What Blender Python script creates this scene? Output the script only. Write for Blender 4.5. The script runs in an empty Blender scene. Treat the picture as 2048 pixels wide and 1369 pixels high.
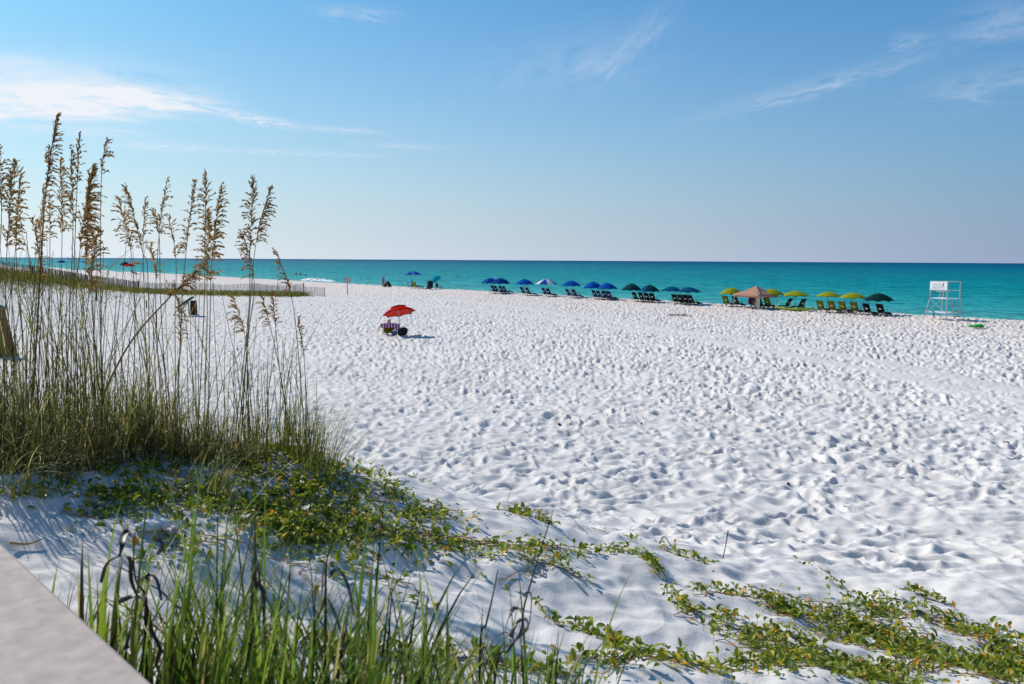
import bpy, math, random
import numpy as np
from mathutils import Vector, Matrix, Euler

R = math.radians
scene = bpy.context.scene
col = scene.collection

# ------------------------------------------------------------------ camera
CAM = Vector((0.0, 0.0, 4.6))
FPX = 1593.0                      # focal length in pixels of the 2048 px wide photograph (28 mm on 36 mm)
PITCH, ROLL = 5.86, 0.335
cam_data = bpy.data.cameras.new('camera')
cam = bpy.data.objects.new('camera', cam_data)
col.objects.link(cam)
cam_rot = Matrix.Rotation(R(90 - PITCH), 3, 'X') @ Matrix.Rotation(R(ROLL), 3, 'Z')
cam.matrix_world = Matrix.Translation(CAM) @ cam_rot.to_4x4()
cam_data.sensor_width = 36.0
cam_data.lens = 28.0
cam_data.clip_start = 0.05
cam_data.clip_end = 90000.0
cam_data.dof.use_dof = True
cam_data.dof.focus_distance = 14.0
cam_data.dof.aperture_fstop = 6.3
scene.camera = cam


def ray(px, py):
    return cam_rot @ Vector(((px - 1024) / FPX, -(py - 684.5) / FPX, -1.0))


def pp(px, py, d):
    """the point on the ray of a photograph pixel at forward distance d"""
    v = ray(px, py)
    return CAM + v * (d / v.y)


def azel(px, py):
    v = ray(px, py).normalized()
    return math.atan2(v.x, v.y), math.asin(v.z)


# ------------------------------------------------------------------ light
SUN_AZ, SUN_EL = R(-49), R(38)    # azimuth from the view direction (negative = left), elevation
SUN_STRENGTH, SKY_STRENGTH, EXPOSURE = 4.2, 0.083, 0.18
HAZE_DIV = 1.0
sun_dir = Vector((math.sin(SUN_AZ) * math.cos(SUN_EL), math.cos(SUN_AZ) * math.cos(SUN_EL), math.sin(SUN_EL)))
sun_data = bpy.data.lights.new('sun', 'SUN')
sun_data.energy = SUN_STRENGTH
sun_data.angle = R(0.53)
sun_data.color = (1.0, 0.925, 0.84)
sun = bpy.data.objects.new('sun', sun_data)
sun.rotation_euler = sun_dir.to_track_quat('Z', 'Y').to_euler()
col.objects.link(sun)
scene.view_settings.view_transform = 'Standard'
scene.view_settings.look = 'None'
scene.view_settings.exposure = EXPOSURE
scene.view_settings.gamma = 1.0

world = bpy.data.worlds.new('World')
scene.world = world
world.use_nodes = True
wn, wl = world.node_tree.nodes, world.node_tree.links
wn.clear()


def wmath(op, a, b=None, c=None):
    n = wn.new('ShaderNodeMath')
    n.operation = op
    for i, v in enumerate((a, b, c)):
        if v is None:
            continue
        if isinstance(v, (int, float)):
            n.inputs[i].default_value = v
        else:
            wl.new(v, n.inputs[i])
    return n.outputs[0]


w_out = wn.new('ShaderNodeOutputWorld')
w_bg = wn.new('ShaderNodeBackground')
w_bg.inputs['Strength'].default_value = SKY_STRENGTH
w_sky = wn.new('ShaderNodeTexSky')
w_sky.sky_type = 'NISHITA'
w_sky.sun_disc = False
w_sky.sun_elevation = SUN_EL
w_sky.sun_rotation = SUN_AZ
w_sky.altitude = 0
w_sky.air_density = 1.0
w_sky.dust_density = 1.3
w_sky.ozone_density = 3.0
w_hs = wn.new('ShaderNodeHueSaturation')
w_hs.inputs['Saturation'].default_value = 1.22
w_hs.inputs['Hue'].default_value = 0.494
wl.new(w_sky.outputs[0], w_hs.inputs['Color'])
w_tc = wn.new('ShaderNodeTexCoord')
w_sep = wn.new('ShaderNodeSeparateXYZ')
wl.new(w_tc.outputs['Generated'], w_sep.inputs[0])
w_az = wmath('ARCTAN2', w_sep.outputs[0], w_sep.outputs[1])
w_el = wmath('ARCSINE', w_sep.outputs[2])
# clearer blue overhead, pale sea haze towards the horizon that is brighter on the sun's side
w_tint = wn.new('ShaderNodeMixRGB')
w_tint.blend_type = 'MULTIPLY'
w_tint.inputs[0].default_value = 1.0
wl.new(w_hs.outputs[0], w_tint.inputs[1])
w_tr = wn.new('ShaderNodeValToRGB')
w_tr.color_ramp.elements[0].color = (0.09, 0.385, 0.51, 1)
w_tr.color_ramp.elements[1].color = (0.12, 0.555, 0.735, 1)
w_tx = wn.new('ShaderNodeVectorMath')
w_tx.operation = 'SCALE'
w_tx.inputs['Scale'].default_value = 2.0
wl.new(wmath('MULTIPLY_ADD', w_az, 0.75, 0.5), w_tr.inputs[0])
wl.new(w_tr.outputs[0], w_tx.inputs[0])
wl.new(w_tx.outputs[0], w_tint.inputs[2])
w_hz = wn.new('ShaderNodeValToRGB')
for i_, (p_, c_) in enumerate([(0.0, (.86, .93, .97)), (0.28, (.80, .885, .93)), (0.5, (.59, .66, .74)), (0.78, (.37, .44, .60)), (1.0, (.27, .36, .53))]):
    e_ = w_hz.color_ramp.elements[i_] if i_ in (0,) else (w_hz.color_ramp.elements[1] if p_ == 1.0 else w_hz.color_ramp.elements.new(p_))
    e_.position = p_
    e_.color = (*[v / HAZE_DIV for v in c_], 1)
wl.new(wmath('MULTIPLY_ADD', w_az, 0.75, 0.5), w_hz.inputs[0])
w_hx = wn.new('ShaderNodeVectorMath')
w_hx.operation = 'SCALE'
wl.new(w_hz.outputs[0], w_hx.inputs[0])
w_hx.inputs['Scale'].default_value = HAZE_DIV / (SKY_STRENGTH * 2 ** EXPOSURE)
w_hf = wmath('EXPONENT', wmath('MULTIPLY', wmath('POWER', wmath('MULTIPLY', wmath('MAXIMUM', w_el, 0.0), 1 / 0.205), 1.2), -1.0))
w_hm = wn.new('ShaderNodeMixRGB')
wl.new(w_hf, w_hm.inputs[0])
wl.new(w_tint.outputs[0], w_hm.inputs[1])
wl.new(w_hx.outputs[0], w_hm.inputs[2])
w_cov = None
# thin cirrus: each bank has a middle, a heading, a length, a width and a density
for (x0, y0, x1, y1, wpx, dens, stretch) in [
    (-300, 160, 330, 190, 48, 1.35, 4.5), (150, 182, 430, 212, 17, 1.5, 7), (-60, 215, 250, 228, 12, .7, 7),
    (440, 226, 585, 250, 8, .95, 4), (590, 254, 760, 264, 5, .45, 5), (30, 252, 260, 264, 7, .6, 7),
    (230, 288, 420, 297, 8, .5, 6), (400, 297, 760, 312, 5, .35, 8), (740, 289, 890, 297, 5, .32, 6),
    (990, 150, 1330, 75, 50, .16, 2.0), (1190, 160, 1340, 10, 22, .20, 3), (1440, 222, 1850, 112, 15, .30, 5), (1780, 88, 1860, 76, 15, .26, 3),
    (1840, 190, 2130, 135, 28, .22, 3), (1900, 55, 2130, 10, 32, .22, 3), (630, 20, 790, 30, 11, .32, 4), (-80, 118, 90, 128, 12, .5, 5)]:
    a0, e0 = azel(x0, y0)
    a1, e1 = azel(x1, y1)
    ca, ce = (a0 + a1) / 2, (e0 + e1) / 2
    th = math.atan2(e1 - e0, a1 - a0)
    L = math.hypot(a1 - a0, e1 - e0) / 2
    W = wpx / FPX
    da, de = wmath('SUBTRACT', w_az, ca), wmath('SUBTRACT', w_el, ce)
    p = wmath('ADD', wmath('MULTIPLY', da, math.cos(th) / L), wmath('MULTIPLY', de, math.sin(th) / L))
    q = wmath('ADD', wmath('MULTIPLY', da, -math.sin(th) / W), wmath('MULTIPLY', de, math.cos(th) / W))
    cb = wn.new('ShaderNodeCombineXYZ')
    wl.new(wmath('MULTIPLY', p, L / W / stretch), cb.inputs[0])
    wl.new(q, cb.inputs[1])
    cb.inputs[2].default_value = x0 * 0.37 + y1
    nz = wn.new('ShaderNodeTexNoise')
    nz.inputs['Scale'].default_value = 1.5
    nz.inputs['Detail'].default_value = 7.0
    nz.inputs['Roughness'].default_value = 0.62
    nz.inputs['Distortion'].default_value = 0.6
    wl.new(cb.outputs[0], nz.inputs['Vector'])
    n0 = nz.outputs[0]
    q2 = wmath('ADD', q, wmath('MULTIPLY', wmath('SUBTRACT', n0, 0.5), 2.2))
    g = wmath('ADD', wmath('POWER', wmath('ABSOLUTE', p), 2.6), wmath('MULTIPLY', q2, q2))
    m = wmath('EXPONENT', wmath('MULTIPLY', g, -1.0))
    k = wmath('MULTIPLY', wmath('SUBTRACT', n0, 0.34), 2.8 * dens)
    k = wmath('MAXIMUM', wmath('MULTIPLY', k, m), 0.0)
    w_cov = k if w_cov is None else wmath('ADD', w_cov, k)
w_cov = wmath('MINIMUM', w_cov, 0.92)
w_mix = wn.new('ShaderNodeMixRGB')
wl.new(w_cov, w_mix.inputs[0])
wl.new(w_hm.outputs[0], w_mix.inputs[1])
w_mix.inputs[2].default_value = (9.6, 9.7, 10.2, 1)
wl.new(w_mix.outputs[0], w_bg.inputs['Color'])
wl.new(w_bg.outputs[0], w_out.inputs[0])

# ------------------------------------------------------------------ noise helpers (numpy)


def hsh(ix, iy, k):
    h = (ix.astype(np.int64) * 374761393 + iy.astype(np.int64) * 668265263 + k * 974634777) & 0xffffffff
    h = ((h ^ (h >> 13)) * 1274126177) & 0xffffffff
    h = ((h ^ (h >> 16)) * 2246822519) & 0xffffffff
    return ((h ^ (h >> 15)) & 0xffffff) / float(0x1000000)


def vnoise(x, y, k):
    ix, iy = np.floor(x), np.floor(y)
    fx, fy = x - ix, y - iy
    u, v = fx * fx * fx * (fx * (fx * 6 - 15) + 10), fy * fy * fy * (fy * (fy * 6 - 15) + 10)

    def gr(dx, dy):
        a = hsh(ix + dx, iy + dy, k) * 2 * np.pi
        return np.cos(a) * (fx - dx) + np.sin(a) * (fy - dy)
    a, b, c, d = gr(0, 0), gr(1, 0), gr(0, 1), gr(1, 1)
    return ((a * (1 - u) + b * u) * (1 - v) + (c * (1 - u) + d * u) * v) * 1.4


def bowls(x, y, cell, k):
    """churned sand: rounded pits that meet in soft ridges"""
    gx, gy = np.floor(x / cell), np.floor(y / cell)
    best = np.full(x.shape, 9.0)
    for dx in (-1, 0, 1):
        for dy in (-1, 0, 1):
            cx, cy = gx + dx, gy + dy
            px = (cx + 0.1 + 0.8 * hsh(cx, cy, k)) * cell
            py = (cy + 0.1 + 0.8 * hsh(cx, cy, k + 1)) * cell
            w = 0.55 + 1.1 * hsh(cx, cy, k + 2)
            best = np.minimum(best, ((x - px) ** 2 + (y - py) ** 2) / cell ** 2 * w + 0.25 * hsh(cx, cy, k + 3))
    return np.minimum(best, 0.9)


def prints(x, y, cell, k, size=1.0):
    """footprints: elongated pits with a pushed-up rim"""
    gx, gy = np.floor(x / cell), np.floor(y / cell)
    h = np.zeros(x.shape)
    for dx in (-1, 0, 1):
        for dy in (-1, 0, 1):
            cx, cy = gx + dx, gy + dy
            px = (cx + hsh(cx, cy, k)) * cell
            py = (cy + hsh(cx, cy, k + 1)) * cell
            a = hsh(cx, cy, k + 2) * 2 * np.pi
            A = 0.35 + 0.9 * hsh(cx, cy, k + 3)
            ex, ey = x - px, y - py
            u = (ex * np.cos(a) + ey * np.sin(a)) / (0.19 * size)
            v = (-ex * np.sin(a) + ey * np.cos(a)) / (0.115 * size)
            q = np.sqrt(u * u + v * v)
            h += A * (-np.exp(-q ** 2.2) + 0.30 * np.exp(-((q - 1.45) / 0.5) ** 2))
    return h


# ------------------------------------------------------------------ terrain
SH0, SHN = (5.0, 104.7), (0.771, 0.637)     # a point of the berm crest, and the direction out to sea


def seaward(x, y):
    return (x - SH0[0]) * SHN[0] + (y - SH0[1]) * SHN[1]


_yk = np.array([-40, 0, 2, 3, 4.4, 6.3, 9, 12, 15, 22, 30, 38, 50, 62, 90, 400.])
_zk = np.array([3.0, 3.0, 2.95, 2.78, 2.36, 2.0, 1.5, 1.2, 1.02, .74, .52, .34, .13, 0, 0, 0])
_yf = np.linspace(-40, 400, 8801)
_zf = np.interp(_yf, _yk, _zk)
_kern = np.exp(-np.linspace(-2, 2, 41) ** 2)
_kern /= _kern.sum()
_zf = np.convolve(np.pad(_zf, 20, mode='edge'), _kern, 'valid')
_ctl = np.array([(-2.27, 5, 3.43), (-2.8, 4.6, 3.34), (-2.08, 3.8, 3.27), (-1.6, 4.9, 3.16), (-1.16, 6.3, 2.92), (-.64, 6.6, 2.70), (.31, 6.6, 2.42),
                 (1.09, 6.3, 2.24), (3.3, 6.2, 1.98), (2.8, 4.4, 2.27), (0, 3.3, 2.83), (-.75, 2.8, 3.08), (0, 1, 3.0), (2, 1, 2.9), (-2, 1, 3.1),
                 (-1.6, 2.8, 3.15), (-3.5, 6, 3.35), (-5, 5, 3.5), (-5, 3, 3.4), (-3, 7.6, 2.5), (-1.5, 8.6, 1.85), (0, 9, 1.6), (2, 9, 1.5), (4, 9, 1.42),
                 (-5, 9, 1.9), (-8, 6, 2.6), (-8, 10, 1.5), (-4, 12, 1.2), (0, 12, 1.2), (5, 5, 2.0), (5, 12, 1.2), (8, 6, 1.7), (8, 3, 2.3), (5, 2, 2.5),
                 (-8, 15, 1.05), (-14, 10, 1.5), (-1.3, 7.4, 2.35), (-2.4, 6.4, 3.05), (3, 12, 1.2), (-9, 2, 3.1)])
_SIG = 1.7


def _phi(ax, ay):
    return np.exp(-((ax[:, None] - _ctl[None, :, 0]) ** 2 + (ay[:, None] - _ctl[None, :, 1]) ** 2) / (2 * _SIG ** 2))


_A = _phi(_ctl[:, 0], _ctl[:, 1])
_res = _ctl[:, 2] - np.interp(_ctl[:, 1], _yf, _zf)
_wts = np.linalg.solve(_A.T @ _A + 0.02 * np.eye(len(_ctl)), _A.T @ _res)


def smooth(a, b, x):
    t = np.clip((x - a) / (b - a), 0, 1)
    return t * t * (3 - 2 * t)


def macro(x, y):
    x, y = np.atleast_1d(np.asarray(x, float)), np.atleast_1d(np.asarray(y, float))
    z = np.interp(y, _yf, _zf)
    near = (np.abs(x) < 22) & (y < 24) & (y > -9)
    if near.any():
        z[near] += _phi(x[near], y[near]) @ _wts
    # the fenced dune at the far left
    z = z + 3.9 * np.exp(-(((x + 58) / 15) ** 2 + ((y - 76) / 17) ** 2)) + 1.1 * np.exp(-(((x + 46) / 9) ** 2 + ((y - 60) / 9) ** 2))
    s = seaward(x, y)
    z = z + 0.10 * np.exp(-((s + 1) / 3.5) ** 2) * smooth(20, 45, np.hypot(x, y))
    z = z - 0.85 * smooth(0, 9, s) - 0.055 * np.clip(s - 5, 0, 200) ** 1.0
    return z


def gz(x, y):
    return float(macro([x], [y])[0])


def gp(px, py, dmin=1.2, dmax=650.0):
    """where the ray of a photograph pixel meets the ground"""
    v = ray(px, py)
    v = v / v.y
    d = np.concatenate([np.arange(dmin, 14, .02), np.arange(14, dmax, .1)])
    z = macro(v.x * d, d)
    hit = np.nonzero(CAM.z + v.z * d <= z)[0]
    if len(hit) == 0:
        return None
    i = hit[0]
    if i == 0:
        t = d[0]
    else:
        g0 = CAM.z + v.z * d[i - 1] - z[i - 1]
        g1 = CAM.z + v.z * d[i] - z[i]
        t = d[i - 1] + (d[i] - d[i - 1]) * g0 / (g0 - g1)
    return Vector((v.x * t, t, float(macro([v.x * t], [t])[0])))


# wheel tracks that run along the beach: smoother strips (polylines through the photographed lines)
_tr = [[(640, 596), (880, 612), (1100, 637), (1390, 676), (1610, 716), (1800, 752), (2048, 812)],
       [(880, 598), (1000, 611), (1200, 640), (1500, 682), (1750, 722), (2048, 786)]]
TRACKS = [[(q.x, q.y) for q in (gp(*p) for p in t)] for t in _tr]


def track_mask(x, y):
    m = np.zeros(x.shape)
    for t in TRACKS:
        for (ax, ay), (bx, by) in zip(t[:-1], t[1:]):
            L2 = (bx - ax) ** 2 + (by - ay) ** 2
            u = np.clip(((x - ax) * (bx - ax) + (y - ay) * (by - ay)) / L2, 0, 1)
            dd = np.hypot(x - ax - u * (bx - ax), y - ay - u * (by - ay))
            m = np.maximum(m, np.exp(-(dd / 0.75) ** 4))
    return m


def relief(x, y):
    wx = x + 0.22 * vnoise(x / 0.9, y / 0.9, 11)
    wy = y + 0.22 * vnoise(x / 0.9, y / 0.9, 12)
    r = np.hypot(x, y)
    s = seaward(x, y)
    # trampled open beach
    patch = 0.85 + 0.3 * vnoise(x / 4.3, y / 4.3, 5) + 0.25 * vnoise(x / 1.7, y / 1.7, 6)
    patch = np.clip(patch, 0.2, 1.4)
    far = smooth(11, 32, r)
    h = 0.115 * np.minimum(bowls(wx, wy, 0.35, 21), .5) + 0.035 * bowls(wx, wy, 0.19, 31)
    h = h + (.060 + .035 * far) * prints(wx, wy, 0.32, 41, .84) + (0.030 + .03 * far) * prints(wx, wy, 0.25, 51, 0.58)
    h = h - .045 - .01 * far
    h = h + 0.035 * vnoise(x / 0.33, y / 0.33, 61) + 0.05 * vnoise(x / 1.4, y / 1.4, 62)
    beach = h * patch * 1.05
    # wind-smoothed dune sand: soft bumps with a few pits
    d = 0.055 * vnoise(x / 0.62, y / 0.62, 71) + 0.03 * vnoise(wx / 0.31, wy / 0.31, 72) + 0.016 * vnoise(x / 0.13, y / 0.13, 73)
    d = d + 0.05 * bowls(wx, wy, 0.42, 81) + 0.022 * prints(wx, wy, 0.55, 91, 0.8)
    edge = y + 0.35 * vnoise(x / 1.1, y / 1.1, 7) - np.interp(x, [-6, -2, 0, 1, 3.5, 8], [9.2, 8.2, 7.4, 6.9, 6.6, 6.6])
    onb = smooth(-0.4, 1.0, edge)
    z = d * (1 - onb) + beach * onb
    z = z * (1 - 0.85 * track_mask(x, y) * smooth(20, 30, r)) + .03 * track_mask(x, y) * smooth(20, 30, r)
    fade = 1 + 0.25 * smooth(18, 60, r)
    calm = 1 - 0.85 * smooth(1.5, 6, s)
    lee = 1 - 0.75 * np.exp(-(((x + 56) / 16) ** 2 + ((y - 76) / 18) ** 2))
    return z * fade * calm * lee * smooth(0.4, 1.6, r)


# ------------------------------------------------------------------ materials


def new_mat(name):
    m = bpy.data.materials.new(name)
    m.use_nodes = True
    nt = m.node_tree
    b = nt.nodes['Principled BSDF']
    return m, nt, b


def mat(name, c, rough=0.7, var=0.12, scale=9.0, metallic=0.0, spec=0.3, bump=0.0, transl=0.0, coat=0.0):
    m, nt, b = new_mat(name)
    N, L = nt.nodes, nt.links
    tc = N.new('ShaderNodeTexCoord')
    nz = N.new('ShaderNodeTexNoise')
    nz.inputs['Scale'].default_value = scale
    nz.inputs['Detail'].default_value = 5
    L.new(tc.outputs['Object'], nz.inputs['Vector'])
    cr = N.new('ShaderNodeValToRGB')
    cr.color_ramp.elements[0].position, cr.color_ramp.elements[1].position = 0.3, 0.7
    cr.color_ramp.elements[0].color = (*[max(0, v * (1 - var)) for v in c], 1)
    cr.color_ramp.elements[1].color = (*[min(1, v * (1 + var)) for v in c], 1)
    L.new(nz.outputs[0], cr.inputs[0])
    L.new(cr.outputs[0], b.inputs['Base Color'])
    b.inputs['Roughness'].default_value = rough
    b.inputs['Metallic'].default_value = metallic
    b.inputs['Specular IOR Level'].default_value = spec
    b.inputs['Coat Weight'].default_value = coat
    if bump:
        bp = N.new('ShaderNodeBump')
        bp.inputs['Strength'].default_value = bump
        bp.inputs['Distance'].default_value = 0.01
        L.new(nz.outputs[0], bp.inputs['Height'])
        L.new(bp.outputs[0], b.inputs['Normal'])
    if transl:
        tr = N.new('ShaderNodeBsdfTranslucent')
        L.new(cr.outputs[0], tr.inputs[0])
        mx = N.new('ShaderNodeMixShader')
        mx.inputs[0].default_value = transl
        L.new(b.outputs[0], mx.inputs[1])
        L.new(tr.outputs[0], mx.inputs[2])
        L.new(mx.outputs[0], N['Material Output'].inputs[0])
    return m


def leaf_mat(name, stops, rough=0.5, transl=0.4, spec=0.35):
    """foliage whose colour runs over its plants by the attribute tint (age of each leaf)"""
    m, nt, b = new_mat(name)
    N, L = nt.nodes, nt.links
    at = N.new('ShaderNodeAttribute')
    at.attribute_name = 'tint'
    tc = N.new('ShaderNodeTexCoord')
    nz = N.new('ShaderNodeTexNoise')
    nz.inputs['Scale'].default_value = 22
    nz.inputs['Detail'].default_value = 4
    L.new(tc.outputs['Object'], nz.inputs['Vector'])
    ad = N.new('ShaderNodeMath')
    ad.operation = 'MULTIPLY_ADD'
    L.new(nz.outputs[0], ad.inputs[0])
    ad.inputs[1].default_value = 0.22
    sb = N.new('ShaderNodeMath')
    sb.operation = 'SUBTRACT'
    L.new(at.outputs['Fac'], sb.inputs[0])
    sb.inputs[1].default_value = 0.11
    L.new(sb.outputs[0], ad.inputs[2])
    cr = N.new('ShaderNodeValToRGB')
    el = cr.color_ramp.elements
    el[0].position, el[0].color = stops[0][0], (*stops[0][1], 1)
    el[1].position, el[1].color = stops[-1][0], (*stops[-1][1], 1)
    for p, c in stops[1:-1]:
        e = el.new(p)
        e.color = (*c, 1)
    L.new(ad.outputs[0], cr.inputs[0])
    L.new(cr.outputs[0], b.inputs['Base Color'])
    b.inputs['Roughness'].default_value = rough
    b.inputs['Specular IOR Level'].default_value = spec
    if transl:
        tr = N.new('ShaderNodeBsdfTranslucent')
        L.new(cr.outputs[0], tr.inputs[0])
        mx = N.new('ShaderNodeMixShader')
        mx.inputs[0].default_value = transl
        L.new(b.outputs[0], mx.inputs[1])
        L.new(tr.outputs[0], mx.inputs[2])
        L.new(mx.outputs[0], N['Material Output'].inputs[0])
    return m


# ------------------------------------------------------------------ mesh builder


class MB:
    def __init__(self):
        self.v, self.f, self.t, self.m = [], [], [], []
        self.tint, self.mi = 0.5, 0

    def add(self, vs, fs):
        o = len(self.v)
        self.v.extend([tuple(p) for p in vs])
        self.t.extend([self.tint] * len(vs))
        for f in fs:
            self.f.append(tuple(i + o for i in f))
            self.m.append(self.mi)
        return self

    def box(self, c, s, rot=None):
        hx, hy, hz = s[0] / 2, s[1] / 2, s[2] / 2
        vs = [Vector((x, y, z)) for x in (-hx, hx) for y in (-hy, hy) for z in (-hz, hz)]
        if rot is not None:
            vs = [rot @ p for p in vs]
        c = Vector(c)
        return self.add([p + c for p in vs], [(0, 1, 3, 2), (4, 6, 7, 5), (0, 4, 5, 1), (2, 3, 7, 6), (0, 2, 6, 4), (1, 5, 7, 3)])

    def beam(self, a, b, w, h=None, up=Vector((0, 0, 1))):
        a, b = Vector(a), Vector(b)
        h = h or w
        z = (b - a).normalized()
        x = up.cross(z)
        x = x.normalized() if x.length > 1e-4 else Vector((1, 0, 0))
        y = z.cross(x)
        vs = [p + x * (sx * w / 2) + y * (sy * h / 2) for p in (a, b) for sx, sy in ((-1, -1), (1, -1), (1, 1), (-1, 1))]
        return self.add(vs, [(3, 2, 1, 0), (4, 5, 6, 7), (0, 1, 5, 4), (1, 2, 6, 5), (2, 3, 7, 6), (3, 0, 4, 7)])

    def tube(self, pts, rad, n=6, cap=True):
        pts = [Vector(p) for p in pts]
        if not hasattr(rad, '__len__'):
            rad = [rad] * len(pts)
        vs, fs = [], []
        x = None
        for i, p in enumerate(pts):
            z = (pts[min(i + 1, len(pts) - 1)] - pts[max(i - 1, 0)]).normalized()
            if x is None:
                x = Vector((0, 1, 0)).cross(z)
                if x.length < 1e-3:
                    x = Vector((1, 0, 0)).cross(z)
            x = (x - z * x.dot(z)).normalized()
            y = z.cross(x)
            for k in range(n):
                a = 2 * math.pi * k / n
                vs.append(p + (x * math.cos(a) + y * math.sin(a)) * rad[i])
        for i in range(len(pts) - 1):
            for k in range(n):
                k2 = (k + 1) % n
                fs.append((i * n + k, i * n + k2, (i + 1) * n + k2, (i + 1) * n + k))
        if cap:
            fs.append(tuple(range(n - 1, -1, -1)))
            fs.append(tuple((len(pts) - 1) * n + k for k in range(n)))
        return self.add(vs, fs)

    def ribbon(self, pts, wid, side, fold=0.25):
        """a grass blade: three vertices across, folded along its midrib"""
        vs, fs = [], []
        n = len(pts)
        for i, p in enumerate(pts):
            z = (pts[min(i + 1, n - 1)] - pts[max(i - 1, 0)]).normalized()
            s = side - z * side.dot(z)
            s = s.normalized() if s.length > 1e-4 else Vector((1, 0, 0))
            u = z.cross(s)
            w = wid[i] / 2
            vs += [p - s * w + u * w * fold, p, p + s * w + u * w * fold]
        for i in range(n - 1):
            a, b = 3 * i, 3 * i + 3
            fs += [(a, a + 1, b + 1, b), (a + 1, a + 2, b + 2, b + 1)]
        return self.add(vs, fs)

    def loft(self, rings, close=True):
        n = len(rings[0])
        vs = [p for r in rings for p in r]
        fs = []
        for i in range(len(rings) - 1):
            for k in range(n):
                k2 = (k + 1) % n
                fs.append((i * n + k, i * n + k2, (i + 1) * n + k2, (i + 1) * n + k))
        if close:
            fs.append(tuple(range(n - 1, -1, -1)))
            fs.append(tuple((len(rings) - 1) * n + k for k in range(n)))
        return self.add(vs, fs)

    def ball(self, c, r, n=10, m=7, rot=None):
        r = r if hasattr(r, '__len__') else (r, r, r)
        rings = []
        for j in range(m + 1):
            ph = math.pi * (0.03 + 0.94 * j / m)
            ring = []
            for k in range(n):
                a = 2 * math.pi * k / n
                p = Vector((r[0] * math.sin(ph) * math.cos(a), r[1] * math.sin(ph) * math.sin(a), -r[2] * math.cos(ph)))
                ring.append((rot @ p if rot else p) + Vector(c))
            rings.append(ring)
        return self.loft(rings)

    def build(self, name, mats, parent=None, smooth_=False, loc=None):
        me = bpy.data.meshes.new(name)
        me.from_pydata(self.v, [], self.f)
        for m in (mats if isinstance(mats, (list, tuple)) else [mats]):
            me.materials.append(m)
        if any(self.m):
            me.polygons.foreach_set('material_index', self.m)
        if smooth_:
            me.polygons.foreach_set('use_smooth', [True] * len(me.polygons))
        at = me.attributes.new('tint', 'FLOAT', 'POINT')
        at.data.foreach_set('value', self.t)
        me.update()
        o = bpy.data.objects.new(name, me)
        col.objects.link(o)
        if parent is not None:
            o.parent = parent
        if loc is not None:
            o.location = loc
        return o


def tag(o, label=None, cat=None, group=None, kind=None):
    for k, v in (('label', label), ('category', cat), ('group', group), ('kind', kind)):
        if v:
            o[k] = v
    return o


def thing(name, loc, rotz=0.0, label=None, cat=None, group=None):
    o = bpy.data.objects.new(name, None)
    o.empty_display_size = 0.2
    col.objects.link(o)
    o.location = loc
    o.rotation_euler = (0, 0, rotz)
    return tag(o, label, cat, group)


def dup(root, loc, rotz, label=None, group=None):
    r = root.copy()
    col.objects.link(r)
    r.location = loc
    r.rotation_euler = (0, 0, rotz)
    if label:
        r['label'] = label
    if group:
        r['group'] = group
    for ch in list(root.children):
        c = ch.copy()
        col.objects.link(c)
        c.parent = r
        for g in list(ch.children):
            d = g.copy()
            col.objects.link(d)
            d.parent = c
    return r


def lettering(name, lines, material, parent, origin, xdir, zdir, align='CENTER'):
    """flat mesh letters: lines = (text, size, x, z) on the plane spanned by xdir and zdir"""
    mb = MB()
    nrm = Vector(xdir).cross(Vector(zdir))
    for text, size, x, z in lines:
        cu = bpy.data.curves.new('letters', 'FONT')
        cu.body = text
        cu.size = size
        cu.align_x = align
        tmp = bpy.data.objects.new('letters', cu)
        col.objects.link(tmp)
        dg = bpy.context.evaluated_depsgraph_get()
        me = bpy.data.meshes.new_from_object(tmp.evaluated_get(dg))
        vs = [Vector(origin) + Vector(xdir) * (x + q.co.x) + Vector(zdir) * (z + q.co.y) for q in me.vertices]
        mb.add(vs, [tuple(p.vertices) for p in me.polygons])
        bpy.data.objects.remove(tmp)
        bpy.data.meshes.remove(me)
    return mb.build(name, material, parent)


rnd = random.Random(7)

# ------------------------------------------------------------------ the sand: one sheet to the horizon, fine where the photo looks
_rs = [0.35]
while _rs[-1] < 290:
    r_ = _rs[-1]
    h_ = max(1.2, 4.6 - float(np.interp(r_, _yf, _zf)))
    st = 0.95 * r_ * r_ / (796 * h_)
    _rs.append(r_ + min(max(st, 0.012 if r_ < 3 else 0.012), 0.36 if r_ < 110 else 0.8))
_rs = np.array(_rs + [330, 420, 600, 1000, 2500, 8000, 30000])
_th = np.concatenate([np.radians(np.arange(-180, -44, 6.0)), np.radians(np.arange(-44, -36, 0.5)), np.linspace(R(-36), R(36), 1180)[:-1],
                      np.radians(np.arange(36, 44, 0.5)), np.radians(np.arange(44, 180, 6.0))])
nr, nt_ = len(_rs), len(_th)
TH, RR = np.meshgrid(_th, _rs)
X, Y = (RR * np.sin(TH)).ravel(), (RR * np.cos(TH)).ravel()
Z = np.zeros_like(X)
CH = 400000
for i0 in range(0, len(X), CH):
    xs, ys = X[i0:i0 + CH], Y[i0:i0 + CH]
    zz = macro(xs, ys)
    zz = zz + relief(xs, ys)
    Z[i0:i0 + CH] = np.maximum(zz, -6.0)
verts = np.stack([X, Y, Z], 1)
ii, jj = np.meshgrid(np.arange(nr - 1), np.arange(nt_), indexing='ij')
j2 = (jj + 1) % nt_
quads = np.stack([ii * nt_ + jj, ii * nt_ + j2, (ii + 1) * nt_ + j2, (ii + 1) * nt_ + jj], -1).reshape(-1, 4)[:, ::-1]
me = bpy.data.meshes.new('sand')
me.vertices.add(len(verts))
me.vertices.foreach_set('co', verts.astype(np.float32).ravel())
me.loops.add(quads.size)
me.loops.foreach_set('vertex_index', np.ascontiguousarray(quads).astype(np.int32).ravel())
me.polygons.add(len(quads))
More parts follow.
